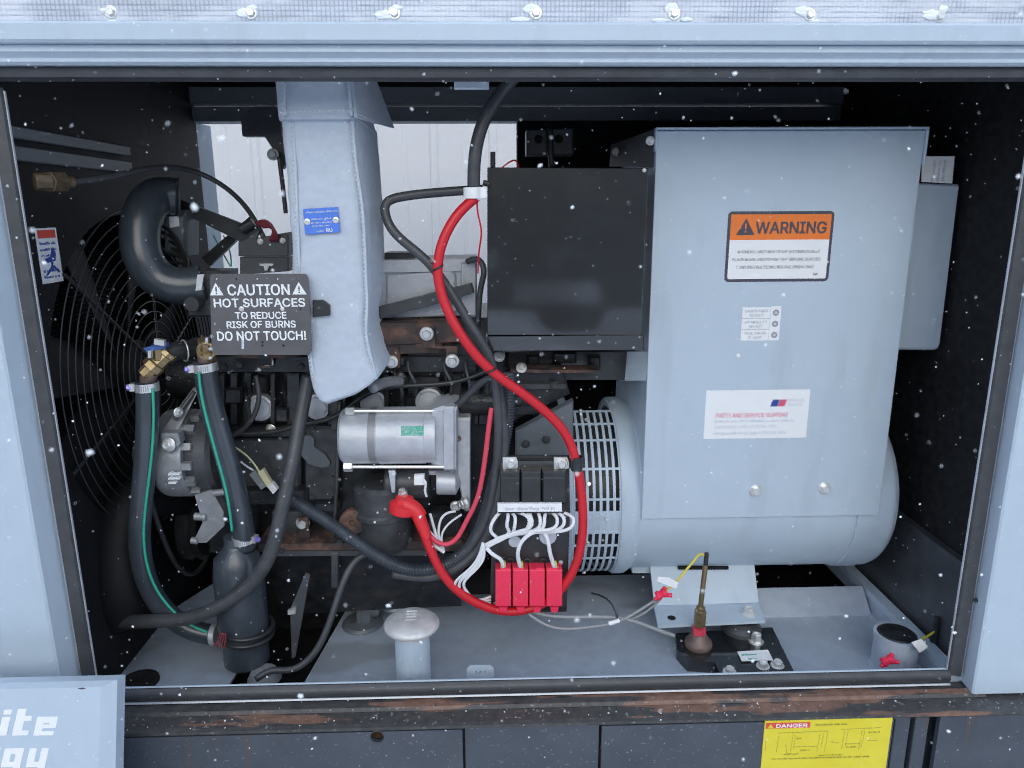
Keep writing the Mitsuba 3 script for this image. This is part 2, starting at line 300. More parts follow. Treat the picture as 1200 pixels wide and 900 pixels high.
# inside walls, roof, far side
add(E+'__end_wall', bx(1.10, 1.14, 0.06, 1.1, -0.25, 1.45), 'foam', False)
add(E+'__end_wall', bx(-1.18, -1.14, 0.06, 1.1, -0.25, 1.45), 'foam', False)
add(E+'__kick_plate', bx(1.075, 1.098, 0.07, 0.95, -0.1, 0.20), 'dark_steel', False)
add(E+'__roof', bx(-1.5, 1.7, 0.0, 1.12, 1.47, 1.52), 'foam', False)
BY = 1.0
zb = Z(500, 143, BY)
add(E+'__header_beam', bx(-1.14, 1.1, BY-0.02, BY+0.05, zb, zb+0.042), 'beam_paint', False)
add(E+'__header_beam', bx(-1.14, 1.1, BY-0.03, BY+0.05, zb+0.05, zb+0.098), 'beam_paint', False)
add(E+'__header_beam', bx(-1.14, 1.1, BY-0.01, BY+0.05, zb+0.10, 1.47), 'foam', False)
xj = X(236, 250, BY)
add(E+'__far_post', bx(-1.14, xj-0.006, BY-0.03, BY+0.09, -0.25, zb-0.001), 'dark_steel', False)
add(E+'__far_post', slab([(xj-0.004, BY-0.02), (xj, BY-0.02), (xj+0.022, BY+0.09), (xj-0.004, BY+0.09)], 0.3, zb-0.001), 'paint', False)
xk = X(606, 200, BY)
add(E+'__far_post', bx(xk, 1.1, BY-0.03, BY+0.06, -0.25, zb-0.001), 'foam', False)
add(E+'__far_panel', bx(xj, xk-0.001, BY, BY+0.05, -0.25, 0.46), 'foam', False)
add(E+'__light_tab', cpoly([(532, 94), (573, 94), (573, 103), (532, 103)], 0.03, 0.02), 'paint', 30)

# ------------------------------------------------------------------ skid base
K = thing('skid_base', 'dark rust streaked steel skid base below the opening', 'base')
FY = -0.09; zled = Z(600, 832, -0.06)
add(K+'__sill', bx(xl-0.3, xr+0.1, 0.001, 0.007, -0.09, 0.001), 'paint', 30)
add(K+'__sill_seal', railx([(0.0, 0.0), (-0.004, 0.0005), (-0.012, -0.006), (-0.014, -0.016), (-0.009, -0.026), (0.0, -0.028)], xl-0.04, xr+0.002), 'rubber', 40)
add(K+'__sill_trim', railx([(-0.009, -0.027), (-0.013, -0.026), (-0.015, -0.029), (-0.009, -0.031)], xl-0.04, xr+0.002), 'aluminium', False)
add(K+'__ledge', railx([(0.0, -0.031), (-0.02, -0.033), (FY+0.006, -0.036), (FY-0.003, -0.038), (FY-0.003, -0.045), (FY+0.02, -0.05), (0.0, -0.056)], -1.5, 1.7), 'rusty_ledge', False, label='rust flaked ledge along the top of the skid')
add(K+'__ledge_strip', railx([(-0.024, -0.033), (-0.03, -0.026), (-0.045, -0.027), (-0.05, -0.0335)], -1.0, 1.06), 'rusty_ledge', False)
add(K+'__back_channel', bx(-1.5, 1.7, FY+0.055, 0.9, -0.56, -0.26), 'foam', False)
add(K+'__back_channel', bx(-1.5, 1.7, FY+0.05, FY+0.07, -0.3, -0.057), 'skid_paint', False)
def xs(p): return X(p, 870, FY)
hc = P(442, 864, FY)
for a, b_, d in ((-200, 542, 0.0), (545, 702, 0.006), (705, 1044, 0.0), (1099, 1500, 0.003)):
    g = sbox(xs(a), -0.5, xs(b_), -0.0505)
    if a < 0: g = g.difference(Point(hc[0], hc[2]).buffer(0.014))
    add(K+'__side_plate', wall(g, FY+d, 0.012), 'skid_paint', False)
for a, b_ in ((1050, 1068), (1074, 1090)): add(K+'__rib', bx(xs(a), xs(b_), FY+0.012, FY+0.03, -0.5, -0.057), 'skid_paint', False)
add(K+'__hole_rim', torus(hc+V(0, 0.001, 0), NY, 0.0145, 0.0016, 28, 6), 'dark_steel', True)
add(K+'__hole_liner', lathe(hc+V(0, 0.014, 0), (0, 1, 0), [(0.0138, 0), (0.0138, 0.02), (0, 0.02)], 24), 'rust')
# danger label
DY = FY-0.0012
q = [P(899, 838, DY), P(1049, 834.5, DY), P(1045, 905, DY), P(892, 908, DY)]
x0, x1, z1 = P(897, 838, DY)[0], P(1047, 836, DY)[0], -0.0465
D = add(K+'__danger_label', bx(x0, x1, DY, FY-0.0001, z1-0.13, z1, 0.0003), 'label_yellow', False, label='yellow danger label with line drawings')
w = x1-x0; yy = DY-0.0004
add(D+'__header', bx(x0+0.003, x0+0.003+w*0.345, yy-0.0006, DY-0.00005, z1-0.0185, z1-0.0055, 0.0001), 'sign_red', False)
add(D+'__lettering', txt('DANGER', 0.0085, (x0+0.003+w*0.2, yy-0.0007, z1-0.0165), w=w*0.245, bold=True), 'sticker_white', False)
tri = Polygon([(0, 0), (0.012, 0), (0.006, 0.0095)])
add(D+'__warning_triangle', extr(tri, FM((x0+0.0065, yy-0.0007, z1-0.0168), (1, 0, 0), (0, 0, 1)), 0.0005), 'label_yellow', False)
ls = [dashes((x0+w*0.4, yy, z1-0.014), (1, 0, 0), (0, 0, 1), w*0.25, 0.0035, 3), dashes((x0+0.02, yy, z1-0.095), (1, 0, 0), (0, 0, 1), w*0.8, 0.003, 4)]
def ln(ax, az, bx_, bz, t=0.0011): return wall(Polygon([(x0+w*ax, z1-az), (x0+w*bx_, z1-bz), (x0+w*bx_+t*0.7, z1-bz+t), (x0+w*ax+t*0.7, z1-az+t)]), yy, 0.0005)
for a in ((.11, .031, .5, .029), (.12, .036, .11, .078), (.23, .034, .22, .078), (.25, .036, .24, .072), (.44, .036, .43, .078), (.47, .034, .46, .07), (.5, .032, .49, .08), (.6, .026, .92, .024), (.63, .03, .625, .075), (.66, .03, .65, .068),
          (.77, .03, .76, .076), (.79, .03, .78, .07), (.24, .066, .43, .066), (.64, .062, .76, .062), (.02, .05, .02, .075), (.18, .06, .19, .08), (.53, .055, .6, .059), (.82, .055, .9, .055)): ls.append(ln(*a))
for a in ((.17, .084, .12), (.45, .089, .2), (.66, .07, .08), (.26, .046, .06), (.3, .075, .09), (.82, .035, .1)): ls.append(dashes((x0+w*a[0], yy, z1-a[1]), (1, 0, 0), (0, 0, 1), w*a[2], 0.003, int(a[0]*100)))
add(D+'__drawing', cat(ls), 'ink_olive', False)

# ------------------------------------------------------------------ lettered door panel, lower left
LY = -0.17
G = thing('lettered_cover_panel', 'removed blue grey cover panel with slanted white letters leaning at lower left', 'panel')
GO = P(137.5, 797, LY); gv = unit(V(0, 0.047, 0.152)); gn = np.cross((1, 0, 0), gv)
def GP(px_, py_, h):     # pixel -> (along, up) on the leaning panel, h in front of its rim
    d = ray(px_, py_); o = GO+gn*h; q = CAM+d*(((o-CAM)@gn)/(d@gn)); return np.array([q[0]-GO[0], (q-GO)@gv])
GM = lambda a, b, h: GO+V(a, 0, 0)+gv*b+gn*h
iu = GP(118, 805, 0.014)
add(G+'__panel', hull([GM(a, b, h) for a0, b0, hs in ((iu[0], iu[1], (0.014,)), (0, 0, (0, -0.03))) for h in hs for a in (a0, -0.85-a0) for b in (b0, -0.72-b0)]), 'paint', False)
add(G+'__chip', hull([GM(*GP(a, b, 0.0142), 0.0141+h) for a, b in ((91, 806.5), (97, 805.8), (101, 807), (95, 808)) for h in (0, 0.0004)]), 'ink_dark', False)
lu = S(LY-0.015)*0.99
def glyph(polys, pxx, pyy, sl=0.2):   # block letter strokes in pixels (x right, y down) relative to the letter's baseline
    g = unary_union([Polygon([((x+(-y)*sl)*lu, -y*lu) for x, y in q]) for q in polys]).buffer(-0.4*lu).buffer(0.8*lu).buffer(-0.4*lu); ab = GP(pxx, pyy, 0.0146)
    return extr(g, FM(GM(ab[0], ab[1], 0.0142), (1, 0, 0), gv), 0.0007)
R4 = lambda a, b, c, d: [(a, b), (c, b), (c, d), (a, d)]
for name, polys, pxx, pyy in (
    ('i', [R4(0, -23, 10, 0), R4(0, -32, 10, -26)], -2, 862), ('t', [R4(0, -33, 11, 0), R4(0, -24, 20, -18), R4(0, -6, 20, 0)], 14, 862),
    ('e', [R4(0, -23, 26, -15.5), R4(0, -23, 9, 0), R4(17, -23, 26, -9), R4(0, -13.5, 26, -9), R4(0, -5, 25, 0)], 39, 862),
    ('r', [R4(0, -23, 10, 0), R4(0, -23, 17, -16)], -20, 899), ('g', [R4(0, -23, 9, 0), R4(0, -23, 24, -16), R4(15, -23, 24, 8), R4(0, -6, 24, 0)], 1, 899),
    ('y', [R4(0, -23, 9, 0), R4(15, -23, 24, 8), R4(0, -6, 24, 0)], 30, 899)):
    add(G+'__letter', glyph(polys, pxx, pyy), 'sticker_white', False)

# ------------------------------------------------------------------ floor inside: tank, tray
FZ = -0.09
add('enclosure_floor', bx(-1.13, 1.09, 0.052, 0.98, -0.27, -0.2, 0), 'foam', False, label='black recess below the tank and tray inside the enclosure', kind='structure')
TK = thing('fuel_tank', 'dusty grey steel fuel tank filling the enclosure bottom', 'tank')
def zplate(pts, z, d):
    return slab([tuple(PZ(a, b, z)[:2]) for a, b in pts], z-d, z)
xa, xb_ = PZ(352, 800, FZ), PZ(425, 682, FZ)
add(TK+'__top', slab([(xa[0], 0.055), (1.07, 0.055), (1.07, 0.40), (PZ(880, 735, FZ)[0], 0.40), (PZ(880, 735, FZ)[0], 0.62), (xb_[0], 0.62)], FZ-0.1, FZ), 'tank_paint', False)
yl = PZ(1000, 722, FZ)[1]; zr = Z(1000, 687, yl+0.06)
add(TK+'__rear_step', railx([(yl, FZ-0.05), (yl+0.003, FZ+0.004), (yl+0.055, zr-0.004), (yl+0.06, zr), (yl+0.068, zr-0.004), (yl+0.068, FZ-0.05)], PZ(870, 735, FZ)[0], 1.03), 'tank_paint', False)
a, b_ = P(1113, 716, 0.1), P(1040, 648, 0.45)
add(TK+'__side_rail', hull([p+V(dx, 0, dz) for p in (V(1.035, 0.06, zr), V(1.035, 0.75, zr)) for dx in (0, 0.03) for dz in (0.0, -0.02)]), 'paint', False)
add(TK+'__side_rail', bx(1.036, 1.06, 0.06, 0.75, FZ, zr-0.0205), 'tank_paint', False)
# bracket tab
t0 = 0.062
add(TK+'__slotted_tab', poly([(547, 800), (547, 784), (551, 780), (575, 780), (579, 784), (579, 800)], t0, 0.003, 0, [(558, 787.5, 0.003), (563, 787.5, 0.003), (568, 787.5, 0.003)]), 'paint', False)
# filler neck
fy = 0.10; fc = P(484, 770, fy); rn = 22*S(fy)
add(TK+'__filler_neck', lathe((fc[0], fy, FZ), (0, 0, 1), [(rn*1.25, 0), (rn*1.05, 0.006), (rn, 0.012), (rn, Z(484, 733, fy)-FZ), (0, Z(484, 733, fy)-FZ)], 32), 'paint')
zc = Z(484, 735, fy); R = 35*S(fy)
FC = add(TK+'__filler_cap', lathe((fc[0], fy, zc), (0, 0, 1), [(0, -0.012), (R*0.72, -0.012), (R*0.74, 0.0), (R*0.96, 0.002), (R, 0.006), (R, 0.010), (R*0.97, 0.013), (R*0.95, 0.0125), (R*0.9, 0.017), (R*0.7, 0.025), (R*0.45, 0.030), (0, 0.031)], 40), 'chrome_cap', label='tarnished mushroom filler cap')
add(FC+'__rib', cat([bx(fc[0]-0.012, fc[0]+0.012, fy-0.02+k*0.012, fy-0.017+k*0.012, zc+0.026, zc+0.0318, 0.0005) for k in range(4)]), 'chrome_cap', False)
# vent plug with elbow
g = PZ(425, 732, FZ)
add(TK+'__vent_base', lathe(g, (0, 0, 1), [(0.05, 0), (0.055, 0.004), (0.05, 0.012), (0.03, 0.016), (0, 0.016)], 32), 'back_plate')
add(TK+'__vent_base', lathe(PZ(466, 702, FZ), (0, 0, 1), [(0.07, 0), (0.066, 0.01), (0.05, 0.016), (0, 0.016)], 32), 'tank_paint')
add(TK+'__vent_elbow', cat(cyl(g+V(0.006, 0, 0.012), g+V(0.008, 0, 0.066), 0.024, 8), cyl(g+V(0.006, 0.0, 0.05), g+V(0.042, 0.01, 0.04), 0.021, 16)), 'back_plate')
add(TK+'__vent_screw', hexb(g+V(-0.022, -0.012, 0.012), (0, -0.4, 1), 0.007), 'dark_steel')
# open port at right
pc = PZ(1046, 782, FZ); pr = 0.049; pt = Z(1046, 742, pc[1])
add(TK+'__port_pipe', lathe((pc[0], pc[1], FZ), (0, 0, 1), [(pr*1.12, 0), (pr, 0.008), (pr, pt-FZ-0.01), (pr*1.05, pt-FZ-0.008), (pr*1.05, pt-FZ), (pr*0.9, pt-FZ), (pr*0.9, pt-FZ-0.012)], 36), 'tank_paint')
add(TK+'__port_plug', lathe((pc[0], pc[1], pt-0.012), (0, 0, 1), [(0, 0), (pr*0.89, 0), (pr*0.89, 0.010), (pr*0.8, 0.014), (pr*0.35, 0.012), (0, 0.016)], 30), 'cast_iron', label='dirty black plug in the right hand port')
sc = PZ(1091, 776, FZ)
add(TK+'__sender', lathe((sc[0], sc[1], FZ), (0, 0, 1), [(0.018, 0), (0.018, 0.012), (0.013, 0.014), (0.013, 0.05), (0.009, 0.056), (0.009, Z(1094, 736, sc[1])-FZ), (0.007, Z(1094, 724, sc[1])-FZ), (0, Z(1094, 722, sc[1])-FZ)], 20), 'black_plastic')
# tray at left
add('floor_tray', slab([(-1.12, 0.055), tuple(PZ(268, 802, FZ)[:2]), tuple(PZ(290, 770, FZ)[:2]), tuple(PZ(268, 672, FZ)[:2]), tuple(PZ(168, 736, FZ)[:2]), tuple(PZ(112, 741, FZ)[:2]), (-1.12, 0.2)], FZ-0.006, FZ), 'tank_paint', False,
    label='flat grey sheet metal tray at the left of the fuel tank', category='tray')
pd = PZ(163, 800, FZ); add('rubber_grommet', lathe(pd, (0, 0, 1), [(0.045, 0.0005), (0.044, 0.006), (0.036, 0.007), (0.03, 0.002), (0, 0.002)], 30), 'foam', label='round black rubber grommet set in the left tray', category='grommet')

# ------------------------------------------------------------------ radiator, fan, guard on the left end
SX = -0.90; HC = PX(165, 432, SX); RG = 0.40
Rd = thing('radiator', 'black radiator and fan shroud closing the left end', 'radiator')
M_X = FM((SX-0.02, 0, 0), (0, 1, 0), (0, 0, 1))
add(Rd+'__shroud', extr(sbox(0.045, -0.25, 1.0, 1.46).difference(Point(HC[1], HC[2]).buffer(RG-0.015, quad_segs=16)), M_X, 0.02), 'shroud_black', False)
add(Rd+'__core', bx(-1.1, -1.07, 0.06, 0.99, -0.2, 1.4), 'foam', False)
fin = [bx(-1.07, -1.064, 0.08, 0.98, z, z+0.002, 0) for z in np.arange(0.1, 1.1, 0.012)]
add(Rd+'__fins', cat(fin), 'dark_steel', False, kind='stuff')
for (za, zb_) in ((152, 164), (175, 190)):
    p0, p1 = PX(18, za-4, SX+0.012), PX(18, zb_-2, SX+0.012)
    add(Rd+'__rail', bx(SX+0.001, SX+0.016, 0.05, 0.52, p1[2], p0[2], 0.002), 'back_plate', False)
st = [PX(44, 268, SX+0.001), PX(71, 331, SX+0.001)]
sy0, sy1 = PX(45, 300, SX+0.001)[1], PX(70, 300, SX+0.001)[1]; sz1, sz0 = PX(57, 267, SX+0.001)[2], PX(57, 332, SX+0.001)[2]
SK = add(Rd+'__fan_sticker', bx(SX+0.0005, SX+0.0016, sy0, sy1, sz0, sz1, 0.0002), 'sticker_white', False, label='narrow white and orange fan warning sticker')
add(SK+'__header', bx(SX+0.0012, SX+0.0022, sy0+0.006, sy1-0.006, sz1-0.02, sz1-0.004, 0.0001), 'sign_red', False)
sw, o_ = sy1-sy0, V(SX+0.0014, sy0+0.008, 0)
tl = [dashes(o_+V(0, 0, zz), (0, 1, 0), (0, 0, 1), sw-0.016, 0.0055, i+40, 0.0008) for i, zz in enumerate((sz1-0.033, sz1-0.045, sz1-0.057, sz0+0.022, sz0+0.010))]
hz = (sz0+sz1)/2
figs = [Polygon([(.3, .34), (.75, .38), (.8, .62), (.62, .72), (.55, .5), (.25, .46)]), Polygon([(.5, .1), (.58, .1), (.62, .36), (.52, .36)]), Polygon([(.2, .02), (.3, .02), (.6, .2), (.5, .24)]), Polygon([(.8, .05), (.9, .08), (.66, .26), (.58, .22)])]
tl.append(extr(unary_union([Polygon([(x*sw, (y-0.4)*0.075) for x, y in f.exterior.coords]) for f in figs]), FM((SX+0.0014, sy0, hz-0.01), (0, 1, 0), (0, 0, 1)), 0.0008))
add(SK+'__print', cat(tl), 'ink_navy', False)
Gd = thing('fan_guard', 'black wire fan guard of concentric rings', 'guard')
gx = SX+0.03
for k in range(14):
    r_ = 0.07+k*(RG-0.07)/13
    add(Gd+'__ring', torus((gx+0.02*(1-r_/RG), HC[1], HC[2]), (1, 0, 0), r_, 0.0017, 80, 6), 'black_plastic', True)
for k in range(6):
    t = math.radians(20+60*k); d = V(0, math.cos(t), math.sin(t)); h = V(0, HC[1], HC[2])
    add(Gd+'__spoke', tube([h+d*0.05+V(gx-0.004+0.02, 0, 0), h+d*(RG+0.015)+V(gx-0.006, 0, 0)], 0.0042, 8, curve=False), 'black_plastic', True)
Fn = thing('cooling_fan', 'dark multi blade cooling fan behind the wire guard', 'fan')
add(Fn+'__hub', cyl((-0.99, HC[1], HC[2]), (-0.90, HC[1], HC[2]), 0.075, 28, 0.006), 'shroud_black')
for k in range(7):
    t = math.radians(12+k*360/7); d, e = V(0, math.cos(t), math.sin(t)), V(0, -math.sin(t), math.cos(t)); h = V(-0.95, HC[1], HC[2]); pts = []
    for rr, wd, tw in ((0.07, 0.045, 0.03), (0.2, 0.06, 0.026), (0.36, 0.075, 0.018)):
        for sg in (-1, 1):
            for th in (-0.002, 0.002): pts.append(h+d*rr+e*wd*sg+V(tw*sg+th, 0, 0))
    add(Fn+'__blade', hull(pts), 'shroud_black', 30)

# ------------------------------------------------------------------ diesel engine
N = thing('diesel_engine', 'black cast iron four cylinder diesel engine', 'engine')
EY = 0.33
def ebox(a, b, c, d, y, dep, mat='cast_iron', part='boss', bev=0.003, **k): return add(N+'__'+part, cpoly([(a, b), (c, b), (c, d), (a, d)], y, dep, bev), mat, 30, **k)
ebox(243, 424, 592, 648, EY+0.025, 0.3, part='block', bev=0.006)
ebox(243, 418, 592, 436, EY-0.012, 0.3, part='head_gasket_rail', bev=0.004)
ebox(250, 372, 590, 419, EY, 0.28, part='cylinder_head', bev=0.005)
ebox(272, 350, 450, 374, EY+0.02, 0.2, part='rocker_cover', mat='black_plastic', bev=0.01)
for a, b_ in ((257, 263), (270, 278), (286, 294), (317, 322), (336, 351), (384, 392), (398, 405), (450, 456), (468, 474), (519, 524), (530, 541), (556, 562)):
    ebox(a, 437, b_, 500, EY-0.012, 0.05, part='rib', bev=0.005)
for a, b_ in ((294, 314), (355, 380), (408, 446), (476, 516)): ebox(a, 441, b_, 462, EY+0.004, 0.03, part='web', bev=0.004)
ebox(244, 500, 360, 512, EY-0.012, 0.03, part='rib', bev=0.005)
ebox(250, 514, 352, 588, EY-0.004, 0.02, part='side_cover', mat='grey_iron', bev=0.006)
ebox(284, 574, 360, 592, EY-0.03, 0.05, part='gallery_pipe', mat='cast_iron', bev=0.008)
add(N+'__side_cover', cpoly([(357, 500), (396, 500), (396, 580), (388, 588), (357, 588)], EY-0.012, 0.03, 0.006), 'grey_iron', 30)
ebox(388, 440, 396, 560, EY-0.018, 0.03, part='rib', bev=0.005, mat='grey_iron')
add(N+'__cover_boss', poly([(353, 515), (356, 511), (364, 510), (368, 515), (368, 524), (380, 532), (387, 542), (385, 547), (376, 548), (362, 544), (353, 534)], EY-0.022, 0.012, 0.004), 'back_plate', 30, label='raised boot shaped boss on the block side')
for cx_, cy_, r_ in ((304, 478, 12.5), (371, 477, 12), (437, 472, 12), (503, 471, 13)):
    c = P(cx_, cy_, EY-0.006); r_ *= S(EY); add(N+'__core_plug', lathe(c, NY, [(r_*1.25, -0.04), (r_*1.25, 0.001), (r_*1.05, 0.003), (r_, 0.002), (r_*0.95, 0.005), (r_*0.3, 0.007), (0, 0.007)], 30), 'aluminium')
    add(N+'__plug_boss', lathe(c+V(0, 0.004, 0), NY, [(r_*1.5, -0.04), (r_*1.5, 0.0), (r_*1.3, 0.003), (r_*1.2, 0.003)], 30), 'cast_iron')
for cx_, cy_, y_, r_ in ((314, 424, EY-0.02, 6), (500, 391, 0.262, 7), (459, 424, 0.275, 6.5), (530, 423, 0.262, 7), (355, 613, EY-0.035, 7.5), (318, 503, EY-0.016, 6), (534, 593, 0.28, 6)):
    add(N+'__bolt', hexb(P(cx_, cy_, y_), NY if cy_ != 503 else (-0.3, -1, -0.2), r_*S(y_)*0.8), 'zinc')
# rusty manifold
add(N+'__exhaust_manifold', cat(cpoly([(436, 378), (536, 376), (540, 382), (540, 402), (436, 406)], 0.285, 0.09, 0.008), cpoly([(446, 400), (518, 400), (518, 414), (446, 416)], 0.292, 0.06, 0.006), cpoly([(440, 405), (468, 405), (468, 432), (446, 432)], 0.282, 0.05, 0.005)), 'rust', 30, label='rust brown exhaust manifold')
add(N+'__manifold_bracket', poly([(494, 380), (508, 380), (510, 406), (536, 406), (536, 430), (523, 430), (523, 409), (494, 407)], 0.27, 0.008, 0.002), 'rust', 30, label='thin tan rusted bracket strap')
add(N+'__manifold', cat(cpoly([(272, 412), (350, 412), (350, 420), (272, 420)], 0.30, 0.04, 0.004)), 'rust', 30)
add(N+'__manifold_tab', poly([(303, 408), (318, 408), (318, 430), (307, 432)], 0.305, 0.006), 'rust', 30)
add(N+'__head_cap', lathe(P(467, 447, 0.315), NY, [(0.024, -0.02), (0.024, 0.006), (0.012, 0.012), (0.011, 0.004), (0, 0.004)], 20), 'cast_iron')
# silver casting
add(N+'__intake_cover', cat(cpoly([(444, 312), (545, 308), (556, 314), (556, 370), (444, 374)], 0.33, 0.16, 0.004), cpoly([(440, 305), (557, 303), (557, 318), (440, 320)], 0.322, 0.17, 0.006), cpoly([(452, 322), (530, 317), (535, 322), (535, 350), (452, 358)], 0.322, 0.03, 0.004), cpoly([(540, 306), (558, 306), (558, 372), (540, 372)], 0.318, 0.1, 0.005)), 'aluminium', 30, label='weathered cast aluminium cover behind the cables')
add(N+'__hold_down_strap', cpoly([(443, 360), (520, 340), (553, 332), (556, 343), (525, 353), (445, 374)], 0.28, 0.02, 0.003), 'rubber', 30)
add(N+'__breather', bx(*(X(453, 290, .4), X(487, 290, .4)), .36, .44, Z(470, 308, .4), Z(470, 295, .4)), 'black_plastic', 30)
add(N+'__intake_screw', hexb(P(533, 360, 0.315), NY, 0.01), 'dull_aluminium')
# lower block
add(N+'__oil_filter', lathe(P(452, 640, 0.27), (0, 0, 1), [(0, 0), (0.05, 0), (0.06, 0.01), (0.066, 0.03), (0.066, 0.085), (0.074, 0.09), (0.074, 0.1), (0.07, 0.105), (0.07, 0.16), (0.06, 0.17), (0, 0.17)], 32), 'grey_iron')
rc = P(413, 612, 0.23)
add(N+'__drain_boss', lathe(rc, (0.15, -1, 0.1), [(0.02, -0.06), (0.029, -0.02), (0.032, 0), (0.03, 0.006), (0.02, 0.008), (0.008, 0.006), (0.006, -0.002), (0, -0.002)], 24), 'rust', label='orange rusted round boss low on the block')
add(N+'__pan_rail', cpoly([(300, 638), (396, 637), (540, 634), (548, 640), (548, 646), (300, 647)], 0.25, 0.14, 0.004), 'rust', 30, label='rusty brown flange along the block bottom')
add(N+'__pan_edge', cpoly([(312, 646), (500, 645), (500, 651), (312, 652)], 0.245, 0.02, 0.002), 'dark_steel', 30)
ebox(318, 600, 360, 640, 0.31, 0.05, part='mount_pad', mat='grey_iron')
add(N+'__mount_tab', poly([(349, 606), (361, 606), (363, 630), (368, 645), (344, 645), (352, 634)], 0.285, 0.006, 0.001, [(357, 638, 0.006)]), 'rust', 30)
add(N+'__oil_pan', hull([P(a, b, y) for a, b, y in ((310, 650, .27), (545, 648, .27), (330, 720, .33), (540, 710, .33))]+[P(a, b, y) for a, b, y in ((310, 650, .6), (545, 648, .6), (330, 720, .55), (540, 710, .55))]), 'cast_iron', 30)
ebox(388, 648, 396, 690, 0.24, 0.02, part='pan_leg', mat='dark_steel')
ebox(245, 590, 300, 648, EY-0.02, 0.2, part='front_cover', mat='cast_iron')
add(N+'__crank_pulley', lathe(V(X(236, 610, .48), .48, Z(236, 612, .48)), (-1, 0, 0), [(0, -0.02), (0.09, -0.02), (0.1, -0.01), (0.085, 0.005), (0.1, 0.02), (0.1, 0.03), (0, 0.03)], 36), 'black_plastic')
add(N+'__water_pump', cyl((X(250, 440, .45), .45, Z(250, 440, .45)), (X(205, 440, .45), .45, Z(205, 440, .45)), 0.06), 'cast_iron')
# flywheel housing
ax_y, ax_z = 0.497, 0.255
xh0, xh1 = X(592, 550, 0.3), X(668, 550, 0.3)
add(N+'__flywheel_housing', lathe((xh0, ax_y, ax_z), (1, 0, 0), [(0, 0), (0.19, 0), (0.2, 0.012), (0.225, 0.06), (0.238, 0.075), (0.238, xh1-xh0), (0, xh1-xh0)], 56), 'cast_iron')
add(N+'__housing_plate', cpoly([(604, 506), (672, 470), (672, 545), (604, 545)], 0.262, 0.03, 0.004), 'back_plate', 30)
add(N+'__housing_top', cpoly([(588, 434), (660, 432), (668, 462), (590, 500)], 0.33, 0.1, 0.004), 'cast_iron', 30)
add(N+'__housing_cover', cpoly([(592, 412), (745, 412), (740, 446), (592, 446)], .40, .1, .006), 'dark_steel', 30)
for a, b_, c_, d_ in ((618, 416, 632, 430), (648, 414, 676, 426), (690, 418, 704, 432)): ebox(a, b_, c_, d_, .37, .04, part='housing_lug', mat='cast_iron', bev=.005)
ebox(596, 450, 664, 456, .315, .03, part='housing_ledge', mat='grey_iron', bev=.003); ebox(600, 476, 640, 486, .315, .03, part='housing_ledge', mat='cast_iron', bev=.003)
for a, b_ in ((606, 470), (650, 452), (616, 520), (640, 515)): add(N+'__small_bolt', hexb(P(a, b_, .31 if b_ < 500 else .26), NY, .007), 'grey_iron')
add(N+'__cable_shelf', cpoly([(598, 433), (704, 434), (704, 437), (598, 437)], 0.30, 0.06, 0.0008), 'rust', 30)
for a, b_ in ((611, 431), (585, 418)): add(N+'__bolt', hexb(P(a, b_, 0.3), (0, -1, 0.5), 0.009), 'zinc')
for i, (a0, b0, a1, b1) in enumerate(((462, 440, 470, 470), (478, 432, 486, 462), (520, 430, 528, 462), (545, 432, 548, 470))):
    add(N+'__fuel_line', ptube([(a0, b0-8, .30), (a0+2, b0+4, .285), ((a0+a1)/2+4, (b0+b1)/2, .28), (a1, b1, .31)], .0042, n=8), 'dark_steel', True)
for a, b_ in ((262, 430), (352, 430), (280, 428), (545, 440), (572, 470), (575, 500), (366, 500), (391, 505), (391, 570), (366, 582), (258, 520), (258, 582), (344, 520), (432, 636), (480, 633), (398, 636), (330, 645), (576, 560), (574, 610)):
    add(N+'__small_bolt', hexb(P(a, b_, EY-.016 if b_ < 600 else .246), NY, .0055), 'grey_iron')
add(N+'__side_pipe', ptube([(300, 440, .3), (303, 470, .29), (288, 500, .29), (270, 512, .3)], .006, n=10), 'dark_steel', True)
add(N+'__dipstick_tube', ptube([(398, 470, .31), (396, 520, .29), (394, 580, .28), (390, 632, .28)], .005, n=10), 'grey_iron', True)
add(N+'__paint_mark', lathe(P(438, 632, .245), NY, [(.006, 0), (.005, .002), (0, .002)], 9), 'sticker_white', label='small white paint dab')
add(N+'__frame_rail', bx(X(300, 690, .52), X(590, 690, .52), .52, .66, FZ-.1, Z(400, 670, .52)), 'foam', 30)
for (a, b_, c_, d_, y_) in ((262, 455, 284, 474, .31), (322, 478, 338, 496, .31), (400, 500, 412, 540, .30), (560, 452, 588, 500, .31), (246, 540, 262, 570, .31), (460, 418, 476, 430, .30), (544, 428, 560, 446, .30), (268, 596, 296, 616, .29), (500, 600, 540, 630, .27), (366, 590, 398, 600, .30)):
    ebox(a, b_, c_, d_, y_, .04, part='casting_lug', bev=.006)
for a0, b0, a1, b1 in ((250, 446, 262, 500), (285, 448, 292, 500), (322, 442, 330, 476), (404, 470, 404, 500), (455, 470, 462, 482), (516, 440, 522, 470)):
    add(N+'__casting_web', hull([P(a, b_, y) for a, b_, y in ((a0, b0, .30), (a0+5, b0, .32), (a1, b1, .30), (a1+5, b1, .32), (a0, b0, .33), (a1, b1, .33))]), 'cast_iron', 30)
add(N+'__wiring_loom', ptube([(270, 508, .3), (320, 506, .295), (352, 498, .29), (392, 488, .29), (430, 462, .285), (480, 452, .28), (540, 446, .28), (580, 430, .29)], .006, n=9), 'black_plastic', True)
add(N+'__injection_pump', cat(cyl(P(540, 470, .30), P(585, 470, .30), .034, 20), cyl(P(556, 445, .29), P(556, 470, .29), .016, 14), cyl(P(572, 445, .29), P(572, 470, .29), .014, 14)), 'cast_iron')
